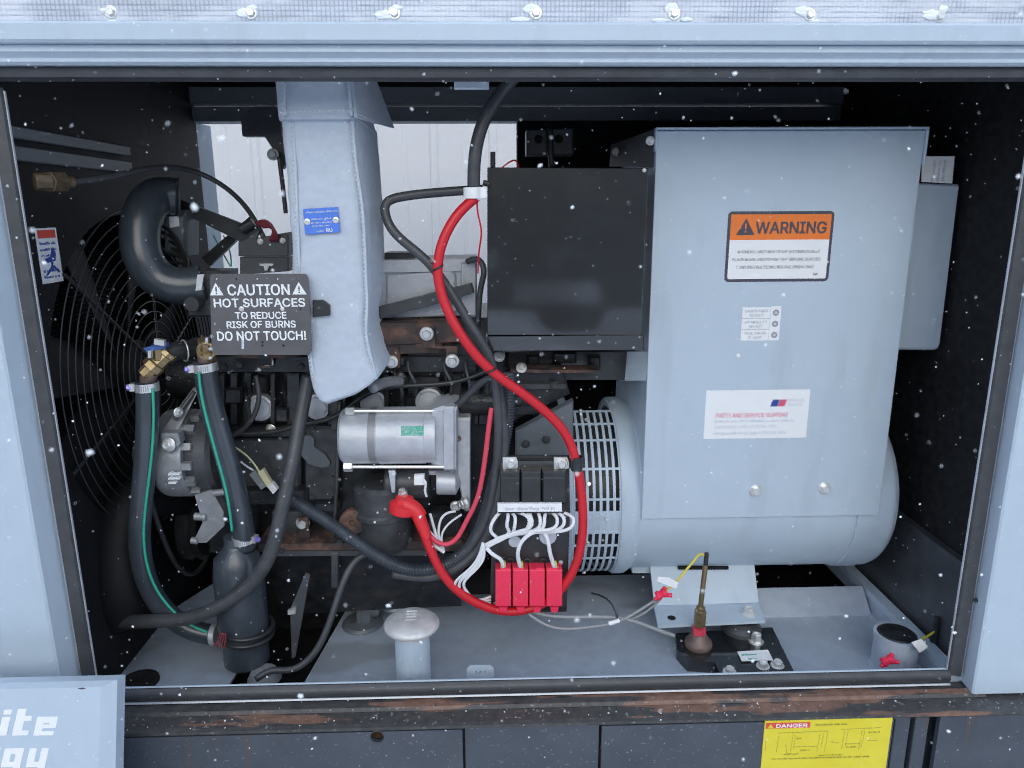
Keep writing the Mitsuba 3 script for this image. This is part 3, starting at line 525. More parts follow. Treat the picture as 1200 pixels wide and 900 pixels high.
add(N+'__pump_flange', cpoly([(586, 440), (592, 440), (592, 505), (586, 505)], .28, .05, .003), 'grey_iron', 30)
# bracket work at the top left
add(N+'__support_arm', hull([P(a, b, y)+V(0, dy, 0) for a, b, y in ((206, 232, .5), (206, 246, .5), (304, 270, .36), (296, 290, .36), (283, 284, .36)) for dy in (0, 0.012)]), 'dark_steel', 30)
add(N+'__support_arm', hull([P(a, b, y)+V(0, dy, 0) for a, b, y in ((236, 302, .45), (246, 312, .45), (286, 272, .4), (298, 262, .4), (292, 254, .4)) for dy in (0, 0.014)]), 'black_plastic', 30)
add(N+'__solenoid_bracket', cat(cpoly([(279, 283), (338, 272), (338, 300), (279, 300)], 0.36, 0.04), cpoly([(281, 301), (338, 301), (338, 318), (281, 322)], 0.37, 0.05)), 'dark_steel', 30)
add(N+'__solenoid_plate', poly([(304, 309), (320, 309), (320, 311), (315, 312), (313, 317), (310, 317), (309, 312), (304, 311)], 0.362, 0.004), 'zinc', 30)
for a, b_ in ((305, 283), (331, 282)): add(N+'__bolt', hexb(P(a, b_, 0.358), NY, 0.005), 'zinc')
add(N+'__connector', cyl(P(283, 269, .36), P(297, 260, .36), 0.012), 'black_plastic')
add(N+'__throttle_lever', poly([(282, 136), (300, 125), (324, 125), (336, 190), (330, 200), (322, 178), (310, 160), (284, 160)], 0.32, 0.02, 0.003), 'black_plastic', 30)
add(N+'__throttle_lever', ptube([(327, 184, .3), (331, 215, .3), (335, 250, .3)], 0.005), 'black_plastic', True)
add(N+'__bolt', hexb(P(320, 181, .3), NY, 0.009), 'dull_aluminium')
add(N+'__top_rod', ptube([(303, 123, .33), (322, 124.5, .33)], 0.0012, curve=False), 'zinc', True)
# thermostat housing on the hose end, finned reservoir
ebox(190, 246, 218, 300, 0.42, 0.08, part='expansion_bottle', mat='back_plate', bev=0.012)
add(N+'__bottle_tag', cpoly([(198, 254), (209, 253), (210, 265), (199, 267)], 0.418, 0.003, 0.0004), 'sticker_white', False)
for k in range(7): add(N+'__harness_lead', ptube([(178+k*3, 262+k*9, .44-k*.004), (196+k*3, 268+k*8, .42), (222, 305+k*2, .38)], 0.004, n=7), 'black_plastic', True)
ebox(219, 318, 262, 372, 0.33, 0.1, part='thermostat_housing', mat='grey_iron', bev=0.006)
add(N+'__thermostat_neck', cyl(P(224, 357, .29), P(234, 352, .34), 0.017), 'grey_iron')

# ------------------------------------------------------------------ starter motor
St = thing('starter_motor', 'silver grey starter motor with a green stamped label', 'starter motor')
sy = 0.235; sr = 34*S(sy)
A0, A1 = P(401, 511, sy), P(512, 511, sy); L = A1[0]-A0[0]
add(St+'__body', lathe(A0, (1, 0, 0), [(0, 0), (sr*0.86, 0), (sr*0.96, 0.006), (sr*0.98, 0.014), (sr*0.98, L*0.38), (sr*0.965, L*0.385), (sr*0.965, L*0.395), (sr, L*0.4), (sr, L*0.885), (sr*0.98, L*0.89), (sr*0.98, L), (0, L)], 48), 'aluminium')
add(St+'__band', lathe(A0+V(L*0.31, 0, 0), (1, 0, 0), [(sr*0.985, 0), (sr*0.992, 0.001), (sr*0.992, L*0.07), (sr*0.985, L*0.07+0.001)], 48), 'dull_aluminium')
for (a, b_, yy_) in ((482, 481.5, sy-0.028), (547, 547, sy-0.035)):
    p0, p1 = P(402 if a > 500 else 404, b_, yy_), P(522, b_, yy_); add(St+'__through_bolt', cat(cyl(p0, p1, 0.004, 10), cyl(p0+V(0.002, 0, 0), p0+V(0.022, 0, 0), 0.0095 if a < 500 else 0.012, 6)), 'zinc')
add(St+'__nose', cat(cpoly([(505, 481), (519, 476), (536, 478), (536, 552), (522, 552), (505, 545)], 0.2, 0.12, 0.006), cpoly([(534, 490), (551, 490), (551, 600), (545, 600), (540, 572), (534, 552)], 0.235, 0.08, 0.005)), 'aluminium', 30)
add(St+'__nose_rib', cpoly([(520, 477), (532, 477), (532, 552), (520, 552)], 0.186, 0.03, 0.004), 'aluminium', 30)
add(St+'__solenoid', cat(lathe(P(512, 565, .24), (1, 0, 0), [(0, 0), (0.028, 0), (0.03, 0.004), (0.03, 0.045), (0.02, 0.05), (0, 0.06)], 26), cpoly([(500, 552), (520, 552), (520, 557), (500, 557)], .24, .05)), 'aluminium')
add(St+'__solenoid_body', lathe(P(452, 566, .25), (1, 0, 0), [(0, 0), (0.034, 0), (0.038, 0.005), (0.038, 0.1), (0.03, 0.105), (0, 0.105)], 26), 'dark_steel')
add(St+'__terminal_plug', cpoly([(485, 558), (497, 557), (497, 569), (485, 569)], 0.19, 0.015), 'sticker_white', 30)
add(St+'__terminal_stud', cat(lathe(P(473, 582, .18), (-0.15, -0.2, 1), [(0, 0), (0.011, 0), (0.011, 0.012), (0.008, 0.014), (0.008, 0.02), (0, 0.022)], 6)), 'zinc')
add(St+'__bracket', cpoly([(455, 552), (463, 552), (463, 578), (459, 578)], .2, .01), 'aluminium', 30)
lg = P(483, 492, sy-sr)
pts = [A0+V(X(a, 492, sy-sr*0.8)-A0[0], -sr*1.004*math.cos(t), sr*1.004*math.sin(t)) for t in np.linspace(0.28, 0.62, 6) for a in (470, 496)]
add(St+'__green_label', trimesh.Trimesh(np.array(pts), np.array([f for i in range(5) for f in ((2*i, 2*i+1, 2*i+3), (2*i, 2*i+3, 2*i+2))]), process=False), 'stamp_green', True, label='green stamped label')
add(St+'__nose_bolt', hexb(P(545, 590, .23), (-0.8, -0.6, 0), 0.012), 'zinc')
for a in ((515, 505),): add(St+'__nose_bolt', hexb(P(537, 514, .23), NY, 0.005), 'copper')

# ------------------------------------------------------------------ charging alternator (left)
C = thing('charging_alternator', 'round grey battery charging alternator between the green striped hoses', 'alternator')
cy = 0.27; c0 = V(X(190, 532, cy), cy, Z(225, 530, cy)); r0 = 0.103
add(C+'__body', lathe(c0, (1, 0, 0), [(0, 0), (r0*0.55, 0), (r0*0.86, 0.008), (r0*0.97, 0.02), (r0, 0.03), (r0, 0.078), (r0*0.97, 0.085), (0.0, 0.085)], 48), 'dull_aluminium')
add(C+'__rear_cover', lathe(c0+V(0.085, 0, 0), (1, 0, 0), [(0, 0), (r0*0.82, 0), (r0*0.84, 0.02), (r0*0.9, 0.022), (r0*0.92, 0.05), (r0*0.84, 0.06), (r0*0.6, 0.062), (r0*0.55, 0.055), (0, 0.055)], 48), 'dark_steel')
for k in range(14):
    t = 2*math.pi*k/14; d = V(0, math.cos(t), math.sin(t)); e = V(0, -math.sin(t), math.cos(t)); o = c0+d*r0*0.885+V(0.086, 0, 0)
    add(C+'__vent_rib', hull([o+V(dx, 0, 0)+d*a+e*b_ for dx in (0, 0.021) for a in (-0.005, 0.011) for b_ in (-0.008, 0.008)]), 'dull_aluminium', 30)
add(C+'__adjusting_link', hull([P(a, b, y)+V(0, dy, 0) for a, b, y in ((188, 506, .2), (208, 506, .2), (226, 455, .24), (238, 446, .24)) for dy in (0, 0.006)]), 'dull_aluminium', 30)
add(C+'__link_slot', ptube([(204, 492, .196), (217, 474, .214), (228, 459, .232)], 0.005, n=8), 'dark_steel', True)
for a, b_, y_, r_ in ((209, 483, .19, .008), (198, 521, .158, .011)): add(C+'__bolt', hexb(P(a, b_, y_), (-0.2, -1, 0.1) if b_ > 500 else (0.8, -0.6, 0), r_), 'zinc')
add(C+'__link_block', cpoly([(188, 508), (208, 508), (211, 520), (200, 532), (190, 528)], 0.165, 0.03), 'dull_aluminium', 30)
add(C+'__stamped_label', cat([dashes(P(200, 555+i*5, 0.163), (1, 0, 0), (0, 0, 1), 0.026, 0.006, 60+i, 0.012) for i in range(3)]), 'sticker_white', False)
add(C+'__lower_bracket', cat(hull([P(a, b, y)+V(0, dy, 0) for a, b, y in ((228, 580, .2), (248, 574, .2), (262, 600, .2), (262, 612, .2), (238, 614, .2)) for dy in (0, 0.03)]),
    hull([P(a, b, y)+V(0, dy, 0) for a, b, y in ((238, 611, .2), (263, 610, .2), (263, 616, .2), (242, 636, .2), (226, 636, .2)) for dy in (0, 0.02)])), 'dull_aluminium', 30)
for m in (cyl(P(250, 578, .19), P(266, 576, .19), 0.008), cyl(P(228, 605, .2), P(242, 606, .2), 0.009), cyl(P(224, 633, .2), P(232, 634, .2), 0.008)): add(C+'__pivot_bolt', m, 'dull_aluminium')
add(C+'__pulley', lathe(c0-V(0.05, 0, 0), (1, 0, 0), [(0, 0), (0.04, 0), (0.045, 0.01), (0.036, 0.02), (0.045, 0.03), (0.02, 0.036), (0.02, 0.05)], 30), 'dark_steel')
add('drive_belt', tube([c0+V(-0.03, 0, 0.045), c0+V(-0.03, 0.04, 0.03), V(c0[0]-0.03, .55, Z(236, 660, .48)+0.02), V(c0[0]-0.03, .42, Z(236, 660, .48)), c0+V(-0.03, -0.045, -0.02)], 0.006, 8), 'rubber', True, label='narrow black belt running down from the charging alternator pulley', category='belt')

# ------------------------------------------------------------------ alternator (generator end)
A = thing('generator_alternator', 'blue grey generator alternator with tall terminal box and slotted fan grille', 'alternator')
R = 0.2266; xb0, xb1 = X(742, 570, .35), X(1004, 600, .275)
C0 = lambda x: V(x, ax_y, ax_z)
add(A+'__frame', lathe(C0(xb0), (1, 0, 0), [(0, 0), (R, 0), (R, xb1-xb0), (0, xb1-xb0)], 72), 'paint')
Lb = X(1057, 570, .275)-xb1
add(A+'__end_bell', lathe(C0(xb1+0.0015), (1, 0, 0), [(R-0.002, 0), (R+0.003, 0.003), (R+0.003, Lb-0.022), (R-0.001, Lb-0.010), (R-0.010, Lb), (0, Lb)], 72), 'paint')
xg0, xg1 = X(672, 560, .29), X(727, 560, .29); RGr = R+0.008
add(A+'__end_ring', lathe(C0(xg1), (1, 0, 0), [(R-0.01, 0), (RGr+0.004, 0), (RGr+0.006, 0.004), (RGr+0.006, 0.03), (R+0.002, 0.048), (R-0.002, 0.05)], 72), 'paint')
add(A+'__adapter_ring', lathe(C0(xg0-0.022), (1, 0, 0), [(R-0.03, 0), (RGr+0.01, 0), (RGr+0.012, 0.003), (RGr+0.012, 0.018), (RGr, 0.022), (R-0.03, 0.022)], 72), 'paint')
add(A+'__fan_drum', lathe(C0(xg0-0.01), (1, 0, 0), [(R-0.03, 0), (R-0.03, xg1-xg0+0.02)], 48), 'dark_steel')
GR = add(A+'__vent_grille', cat(lathe(C0(xg0-0.001), (1, 0, 0), [(RGr-0.003, 0), (RGr, 0), (RGr, 0.004), (RGr-0.003, 0.004)], 64), lathe(C0(xg1-0.004), (1, 0, 0), [(RGr-0.003, 0), (RGr, 0), (RGr, 0.005), (RGr-0.003, 0.005)], 64)), 'paint', label='slotted cooling air grille')
nh = 8
def band(x, wd, r, t0, t1, th=0.003, n=14):    # part of a hoop round the shaft; angle from the front (-y) upwards
    vs, fs = [], []
    for i in range(n+1):
        t = t0+(t1-t0)*i/n; d = V(0, -math.cos(t), math.sin(t))
        vs += [C0(x)+d*r, C0(x+wd)+d*r, C0(x+wd)+d*(r-th), C0(x)+d*(r-th)]
    for i in range(n):
        a, b_ = 4*i, 4*i+4
        for k in range(4): l = (k+1) % 4; fs += [(a+k, b_+k, b_+l), (a+k, b_+l, a+l)]
    fs += [(0, 1, 2), (0, 2, 3), (4*n, 4*n+2, 4*n+1), (4*n, 4*n+3, 4*n+2)]
    m = trimesh.Trimesh(np.array(vs), np.array(fs), process=False); trimesh.repair.fix_normals(m); return m
t_lo, t_hi = math.radians(-88), math.radians(75)
for k in range(1, nh-1):
    x = xg0+(xg1-xg0)*k/(nh-1)
    add(GR+'__hoop', band(x-0.0034, 0.0068, RGr-0.0005, t_lo, t_hi, 0.003, 40), 'paint', 30)
angs = []
for row in (446, 467, 477, 497, 516, 550, 586, 601, 607, 625, 640, 655, 668): # rows of cross bars, measured on the front of the drum
    best = min(np.linspace(t_lo, t_hi, 700), key=lambda t: abs((lambda q: 450-F*((q-CAM)@UP)/((q-CAM)@FW))(C0(xg0)+RGr*V(0, -math.cos(t), math.sin(t)))-row)); angs.append(best)
for t in angs: add(GR+'__cross_bar', band(xg0, xg1-xg0, RGr+0.0005, t-0.0125, t+0.0125, 0.003, 2), 'paint', 30)
for ta, tb in ((angs[2], angs[1]), (angs[8], angs[7]), (angs[9], angs[8])): add(GR+'__blank_strip', band(xg0, xg1-xg0, RGr-0.002, ta, tb, 0.002, 5), 'paint', 30)
def on_drum(pxx, row, r):
    best = min(np.linspace(-1.5, 1.3, 500), key=lambda t: abs((lambda q: 450-F*((q-CAM)@UP)/((q-CAM)@FW))(C0(xg0)+r*V(0, -math.cos(t), math.sin(t)))-row)); d = V(0, -math.cos(best), math.sin(best))
    q = C0(0)+r*d; return V(P(pxx, row, q[1])[0], q[1], q[2]), d
for pxx, row in ((681, 445), (687, 493), (690, 567), (689, 636), (711, 608), (684, 678)):
    q, d = on_drum(pxx, row, RGr); add(A+'__grille_clip', hexb(q, d, 0.0055, 0.006, False), 'zinc')
# terminal box
TY = 0.2655; q = [P(768, 148.5, TY), P(1085, 148.5, TY), P(1032, 604, TY), P(753, 606, TY)]
tx0, tx1, tz1, tz0 = 0.3649, 0.9592, 1.1657, ax_z-0.003
add(A+'__terminal_box', bx(tx0+0.002, tx1-0.004, TY+0.0015, TY+0.42, tz0+0.012, tz1-0.006, 0.002), 'paint', 30)
add(A+'__front_cover', bx(tx0, tx1-0.002, TY-0.002, TY+0.001, tz0, tz1-0.008, 0.001), 'paint', 30, label='large flat front cover of the terminal box')
add(A+'__top_flange', cat(bx(tx0-0.003, tx1+0.004, TY-0.008, TY+0.012, tz1-0.005, tz1, 0.0015), bx(tx1-0.001, tx1+0.004, TY-0.008, TY+0.008, tz1-0.08, tz1-0.0051, 0.0015), bx(tx0-0.003, tx0+0.0015, TY-0.006, TY+0.01, tz1-0.05, tz1-0.0051, 0.001)), 'paint', 30)
add(A+'__side_box', cpoly([(1064, 214), (1124, 216), (1101.5, 404), (1100, 408), (1096, 410), (1050, 410)], TY+0.05, 0.26, 0.004), 'paint', 30)
add(A+'__side_tag', cpoly([(1081, 183), (1119, 183), (1116, 215), (1080, 213)], TY+0.04, 0.003, 0.0004), 'sticker_white', False)
add(A+'__side_tag_print', cat([dashes(P(1094+6*i, 212, TY+0.0375), (0, 0, 1), (-1, 0, 0), 0.05, 0.006, 70+i, 0.0005) for i in range(3)]), 'ink_pale', False)
for a, b_, r_ in ((885, 575, 7), (966, 572, 7)): add(A+'__cover_bolt', hexb(P(a, b_, TY-0.002), NY, r_*S(TY)*0.75), 'zinc')
for a, b_ in ((918, 346), (865, 417)): add(A+'__cover_screw', lathe(P(a, b_, TY-0.002), NY, [(0.005, 0), (0.005, 0.001), (0.003, 0.0025), (0, 0.003)], 14), 'sticker_white')
add(A+'__corner_bracket', hull([P(a, b, y) for a, b, y in ((716, 170, .45), (770, 150, .28), (770, 196, .28), (714, 195, .45), (716, 170, .47), (770, 150, .30), (714, 195, .47))]), 'dark_steel', 30)
add(A+'__bracket_bolt', hexb(P(762, 165, .27), (-0.5, -1, 0), 0.007), 'zinc'); add(A+'__bracket_bolt', hexb(P(722, 178, .42), NY, 0.007), 'dull_aluminium')
add(A+'__lower_gusset', hull([P(a, b, y) for a, b, y in ((735, 412, .35), (762, 412, .27), (757, 446, .27), (732, 446, .33))]+[P(740, 430, .4)]), 'paint', 30)
# feet
ft = [(762, 663, .37), (884, 662, .37), (889, 706, .315), (767, 710, .315)]
fq = px(ft); zf = Z(830, 708, .315)
FT = add(A+'__foot', hull([p+V(0, dy, dz) for p in fq for dy, dz in ((0, 0), (0.008, -0.004))]), 'paint', 30)
fl = [P(766, 707, .316), P(889, 705, .316)]; fl += [P(896, 726, .275), P(771, 733, .275)]
for p in fl[:2]: p[2] = zf
for p in fl[2:]: p[2] = zf
fl[2][:2] = PZ(897, 727, zf)[:2]; fl[3][:2] = PZ(771, 733, zf)[:2]
add(A+'__foot', hull([p+V(0, 0, dz) for p in fl for dz in (0, -0.008)]), 'paint', 30)
add(A+'__foot_bolt', hexb(PZ(877, 719, zf), (0, 0, 1), 0.013, 0.014), 'chrome_cap')
add(A+'__foot_hole', lathe(PZ(787, 724, zf+0.0006), (0, 0, 1), [(0, 0), (0.0105, 0), (0.0105, 0.0004), (0, 0.0005)], 20), 'foam')
add(A+'__foot_lug', cpoly([(976, 655), (1003, 655), (1003, 663), (972, 663)], .40, .05), 'paint', 30)
add(A+'__foot_lug', cpoly([(741, 664), (764, 664), (764, 672), (741, 672)], .38, .05), 'paint', 30)
add(A+'__foot_slot', cpoly([(795, 664.5), (854, 664.5), (854, 667.5), (795, 667.5)], .358, .006, .0004), 'foam', False)
# stickers on the cover
SY = TY-0.0021
def rrect(x0, x1, z0, z1, r): return sbox(x0+r, z0+r, x1-r, z1-r).buffer(r, quad_segs=5)
wx0, wx1, wz1, wz0 = X(851, 290, SY), X(974, 290, SY), Z(912, 247.5, SY), Z(912, 330, SY)
W = add(A+'__warning_sticker', wall(rrect(wx0, wx1, wz0, wz1, 0.01), SY-0.0008, 0.0007), 'ink_dark', False, label='orange and white warning sticker on the front cover')
bw = 0.0065
add(W+'__field', wall(rrect(wx0+bw, wx1-bw, wz0+bw, wz1-bw, 0.004), SY-0.0013, 0.0006), 'sticker_white', False)
zs = wz1-(wz1-wz0)*0.40
add(W+'__header', wall(sbox(wx0+bw, zs, wx1-bw, wz1-bw), SY-0.0018, 0.0006), 'orange', False)
ww, wh = wx1-wx0, wz1-wz0
add(W+'__heading', txt('WARNING', 0.0245, (wx0+ww*0.6, SY-0.0019, zs+0.0145), w=ww*0.67, bold=True), 'ink_dark', False)
tri = Polygon([(-0.019, 0), (0.019, 0), (0, 0.033)]).buffer(0.001).difference(unary_union([Polygon([(-0.0018, 0.011), (0.0018, 0.011), (0.0026, 0.024), (-0.0026, 0.024)]), Point(0, 0.006).buffer(0.0024)]))
add(W+'__warning_triangle', wall(tri, 0, 0.0006).apply_translation([wx0+ww*0.17, SY-0.0025, zs+0.012]), 'ink_dark', False)
add(W+'__lettering', cat(txt("WARNING: UNIT MAY START AUTOMATICALLY", 0.0066, (wx0+ww*.5, SY-0.0013, wz0+wh*.41), w=ww*.79), txt("PLACE MODE SWITCH IN 'OFF' BEFORE SERVICE", 0.0066, (wx0+ww*.485, SY-0.0013, wz0+wh*.30), w=ww*.84),
    txt("READ INSTRUCTIONS BEFORE OPERATING", 0.0066, (wx0+ww*.475, SY-0.0013, wz0+wh*.19), w=ww*.74), dashes((wx0+ww*.85, SY-0.0014, wz0+wh*.09), (1, 0, 0), (0, 0, 1), 0.014, 0.005, 5)), 'ink_dark', False)
lx0, lx1, lx2 = X(869, 380, SY), X(902, 380, SY), X(914, 380, SY); lz1, lz0 = Z(890, 360, SY), Z(890, 399, SY)
LB = add(A+'__adjust_label', wall(sbox(lx0, lz0, lx1-0.001, lz1), SY-0.0006, 0.0005), 'sticker_white', False, label='small white label with three adjuster names')
add(LB+'__hole_strip', wall(sbox(lx1, lz0, lx2, lz1+0.002), SY-0.0006, 0.0005), 'sticker_white', False)
hh = (lz1-lz0)/3; tx = []
for i, (a, b_) in enumerate((('UNDER FREQ', 'ADJUST'), ('STABILITY', 'ADJUST'), ('VOLTAGE', 'ADJUST'))):
    zz = lz1-hh*(i+1); mx = (lx0+lx1)/2
    tx += [txt(a, 0.006, (mx, SY-0.0007, zz+hh*.55), w=(lx1-lx0)*.8), txt(b_, 0.006, (mx, SY-0.0007, zz+hh*.17), w=(lx1-lx0)*.5)]
    if i: tx.append(wall(sbox(lx0, zz+hh-.0006, lx1-.001, zz+hh+.0006), SY-0.0011, 0.0005))
    c = V((lx1+lx2)/2, SY-0.0007, zz+hh*.5)
    add(LB+'__adjuster', cat(lathe(c, NY, [(0.0072, 0), (0.0072, 0.0012), (0.005, 0.0012), (0.0048, 0.0004), (0, 0.0004)], 18)), 'ink_grey')
    add(LB+'__adjuster_screw', lathe(c-V(0, 0.0005, 0), NY, [(0.0036, 0), (0.0036, 0.001), (0, 0.001)], 12), 'zinc')
add(LB+'__lettering', cat(tx), 'ink_grey', False)
sx0, sx1, sz1, sz0 = X(826, 485, SY), X(947, 485, SY), Z(886, 457, SY), Z(886, 513.5, SY)
PS = add(A+'__service_sticker', wall(sbox(sx0, sz0, sx1, sz1), SY-0.0006, 0.0005), 'sticker_white', False, label='white parts and service support sticker with red heading')
pw, ph = sx1-sx0, sz1-sz0; yy = SY-0.0007
add(PS+'__heading', txt('PARTS AND SERVICE SUPPORT', 0.0105, (sx0+pw*.455, yy, sz0+ph*.44), w=pw*.7), 'ink_red', False)
add(PS+'__lettering', cat(dashes((sx0+pw*.1, yy-.0005, sz0+ph*.345), (1, 0, 0), (0, 0, 1), pw*.78, 0.0055, 11), txt('Call (800) 325-5450 / (507) 625-7973', 0.0075, (sx0+pw*.4, yy, sz0+ph*.215), w=pw*.6), txt('Emergency After Hours Support (888) 230-0026', 0.0075, (sx0+pw*.445, yy, sz0+ph*.085), w=pw*.7)), 'ink_pale', False)
pgm = lambda x, c: wall(Polygon([(0, 0), (0.0165, 0), (0.0215, 0.0165), (0.005, 0.0165)]), 0, 0.0005).apply_translation([sx0+pw*x, yy-.0005, sz0+ph*.66])
add(PS+'__logo_block', pgm(.625, 0), 'ink_navy', False); add(PS+'__logo_block', pgm(.695, 0), 'ink_red', False)
add(PS+'__logo_lettering', cat(txt('ONSITE', 0.0065, (sx0+pw*.865, yy, sz0+ph*.755), w=pw*.17), txt('ENERGY', 0.0065, (sx0+pw*.86, yy, sz0+ph*.665), w=pw*.15)), 'ink_pale', False)

# ------------------------------------------------------------------ isolator mount and grounding block
MZ = zf-0.0085
Mt = thing('isolator_mount', 'black vibration isolator bracket below the alternator foot', 'mount')
mp = [PZ(*a, FZ+0.03)[:2] for a in ((792, 742), (905, 735), (932, 790), (845, 792), (838, 776), (806, 774), (793, 760))]
add(Mt+'__base_plate', slab([tuple(p) for p in mp], FZ+0.001, FZ+0.03), 'black_gloss', False)
iso = PZ(873, 745, FZ+0.03)
add(Mt+'__rubber_isolator', lathe(iso+V(0, 0.03, 0), (0, 0, 1), [(0.05, 0), (0.05, 0.01), (0.04, 0.02), (0.04, max(0.03, MZ-FZ-0.04)), (0, max(0.03, MZ-FZ-0.04))], 32), 'rubber')
add(Mt+'__nut', hexb(PZ(886, 752, FZ+0.03), (0, 0, 1), 0.013, 0.02), 'zinc')
for a, b_ in ((894, 781), (911, 780), (855, 788)): add(Mt+'__nut', hexb(PZ(a, b_, FZ+0.03), (0, -0.2, 1), 0.011, 0.012), 'chrome_cap')
lq = [PZ(*a, FZ+0.034) for a in ((864, 764), (900, 762), (906, 774), (869, 775))]
add(Mt+'__white_tag', hull([p+V(0, 0, dz) for p in lq for dz in (0, 0.0015)]), 'sticker_white', False, label='small white tag')
uu, vv = unit(lq[1]-lq[0]), unit(lq[0]-lq[3])
add(Mt+'__tag_print', cat(dashes(lq[0]*.35+lq[3]*.65+V(0.006, 0.006, 0.002), uu, vv, 0.05, 0.006, 12), dashes(lq[3]+V(0.018, 0.003, 0.002), uu, vv, 0.03, 0.005, 13)), 'green', False)
sg = thing('level_sender', 'brass rod level sender standing on a pink collar by the alternator foot', 'sender')
b0 = PZ(818, 757, FZ+0.03); yS = b0[1]
add(sg+'__base', lathe(b0, (0, 0, 1), [(0.032, 0), (0.034, 0.006), (0.033, 0.014), (0.022, 0.028), (0.018, 0.036), (0, 0.036)], 24), 'copper')
add(sg+'__collar', lathe(b0+V(0, 0, 0.034), (0, 0, 1), [(0.017, 0), (0.017, 0.018), (0, 0.018)], 6), 'pink_wire')
zt_ = lambda row: Z(820, row, yS)
add(sg+'__fitting', cat(cyl(V(b0[0], yS, zt_(733)), V(b0[0]+0.001, yS, zt_(715)), 0.0145, 6), cyl(V(b0[0], yS, zt_(716)), V(b0[0]+0.001, yS, zt_(711)), 0.011)), 'brass')
add(sg+'__rod', cyl(V(b0[0], yS, zt_(712)), V(b0[0]+0.006, yS, zt_(662)), 0.0062), 'brass')
add(sg+'__tip', cat(cyl(V(b0[0]+0.006, yS, zt_(666)), V(b0[0]+0.007, yS, zt_(648)), 0.0055, 12)), 'black_plastic')
add(sg+'__lower_rod', cyl(b0+V(-0.004, -0.02, -0.001), b0+V(-0.004, -0.02, -0.03), 0.006), 'copper')

# ------------------------------------------------------------------ black control box
H = thing('black_control_box', 'glossy black sheet metal box beside the tall terminal box', 'box')
add(H+'__body', cpoly([(571, 196), (760, 197), (751, 393), (571, 393)], 0.19, 0.2, 0.0015), 'black_gloss', 30)
add(H+'__bottom_lip', cpoly([(570, 394.5), (755, 393), (755, 410), (570, 411)], 0.183, 0.2, 0.0015), 'black_gloss', 30)
add(H+'__screw', hexb(P(755, 199.5, .188), NY, 0.003), 'zinc')
add(H+'__grommet_stud', cyl(P(577.5, 196, .25), P(577.5, 178, .25), 0.0055), 'black_plastic'); add(H+'__grommet_stud', cyl(P(574, 216, .18), P(566, 214, .18), 0.006), 'black_plastic')
J = thing('junction_box', 'small grey junction box with two screws behind the black box', 'box')
add(J+'__body', cpoly([(617, 152), (672, 150), (672, 181), (617, 181)], 0.5, 0.08, 0.004), 'dark_steel', 30)
for a in (631, 655): add(J+'__screw', hexb(P(a, 163, .498), NY, 0.007), 'foam')
add(J+'__conduit', ptube([(644, 150, .49), (645, 175, .49), (647, 196, .49)], 0.008), 'black_plastic', True)

# ------------------------------------------------------------------ exhaust blanket
Q = thing('exhaust_blanket', 'pale grey stitched insulation blanket wrapped round the exhaust pipe', 'blanket')
def sock(rows, depth, yf, name, wob=0.004, ex=4.0, seed=1, n=56, slant=0.0):
    z0, z1 = Z(390, rows[0][0], yf), Z(390, rows[-1][0], yf); lv = []
    zs_ = [Z(390, r[0], yf) for r in rows][::-1]
    xl_ = CubicSpline(zs_, [P(r[1], r[0], yf)[0] for r in rows][::-1]); xr_ = CubicSpline(zs_, [P(r[2], r[0], yf)[0] for r in rows][::-1]); dz = CubicSpline(zs_, [r[3]*depth for r in rows][::-1])
    vs = []; m = 60
    for i in range(m):
        z = z0+(z1-z0)*i/(m-1); a, b_, d = float(xl_(z)), float(xr_(z)), float(dz(z)); cx, wx = (a+b_)/2, (b_-a)/2
        for k in range(n):
            t = 2*math.pi*k/n; c_, s_ = math.cos(t), math.sin(t); e = 2/ex
            vs.append((cx+wx*math.copysign(abs(c_)**e, c_), yf+d/2+d/2*math.copysign(abs(s_)**e, s_), z))
    vs = np.array(vs); cen = vs.reshape(m, n, 3).mean(1).repeat(n, 0); dirv = vs-cen; dirv[:, 2] = 0; dirv /= np.linalg.norm(dirv, axis=1, keepdims=True)
    nz = meshkit.fbm(vs*np.array([9, 9, 14]), 4, seed)-0.5; nz2 = meshkit.fbm(vs*np.array([28, 28, 45]), 3, seed+5)-0.5
    vs = vs+dirv*(nz*wob*4+nz2*wob*1.2)[:, None]
    zm = z1+0.22; tt = np.clip((zm-vs[:, 2])/(zm-z1), 0, 1)**1.5; vs[:, 2] += slant*tt*(vs[:, 0]-vs[-n:, 0].mean())
    fs = []
    for i in range(m-1):
        for k in range(n): l = (k+1) % n; fs += [(i*n+k, (i+1)*n+k, (i+1)*n+l), (i*n+k, (i+1)*n+l, i*n+l)]
    vs = np.vstack([vs, [vs[:n].mean(0), vs[-n:].mean(0)]])
    for k in range(n): l = (k+1) % n; fs += [(m*n, k, l), (m*n+1, (m-1)*n+l, (m-1)*n+k)]
    mesh = trimesh.Trimesh(vs, np.array(fs), process=False)
    return add(Q+'__'+name, mesh, 'fabric', 50)
yf = 0.12
sock([(136, 325, 416, 1.35), (180, 329, 421, 1.3), (250, 335, 427, 1.2), (320, 340, 432, 1.08), (350, 344, 432, 1), (380, 351, 430, 1), (420, 357, 437, 1), (440, 361, 443, .98), (452, 365, 446, .9), (461, 371, 438, .7), (468, 382, 420, .4)], 0.24, yf, 'sleeve', 0.0032, ex=9.0, slant=0.34)
sock([(60, 314, 411, 1.0), (95, 318, 412, 1.0), (120, 320, 414, 1.05), (133, 321, 416, 1.1), (139, 322, 418, 1.15)], 0.26, yf-0.018, 'upper_flap', 0.0014, seed=9, ex=9.0)
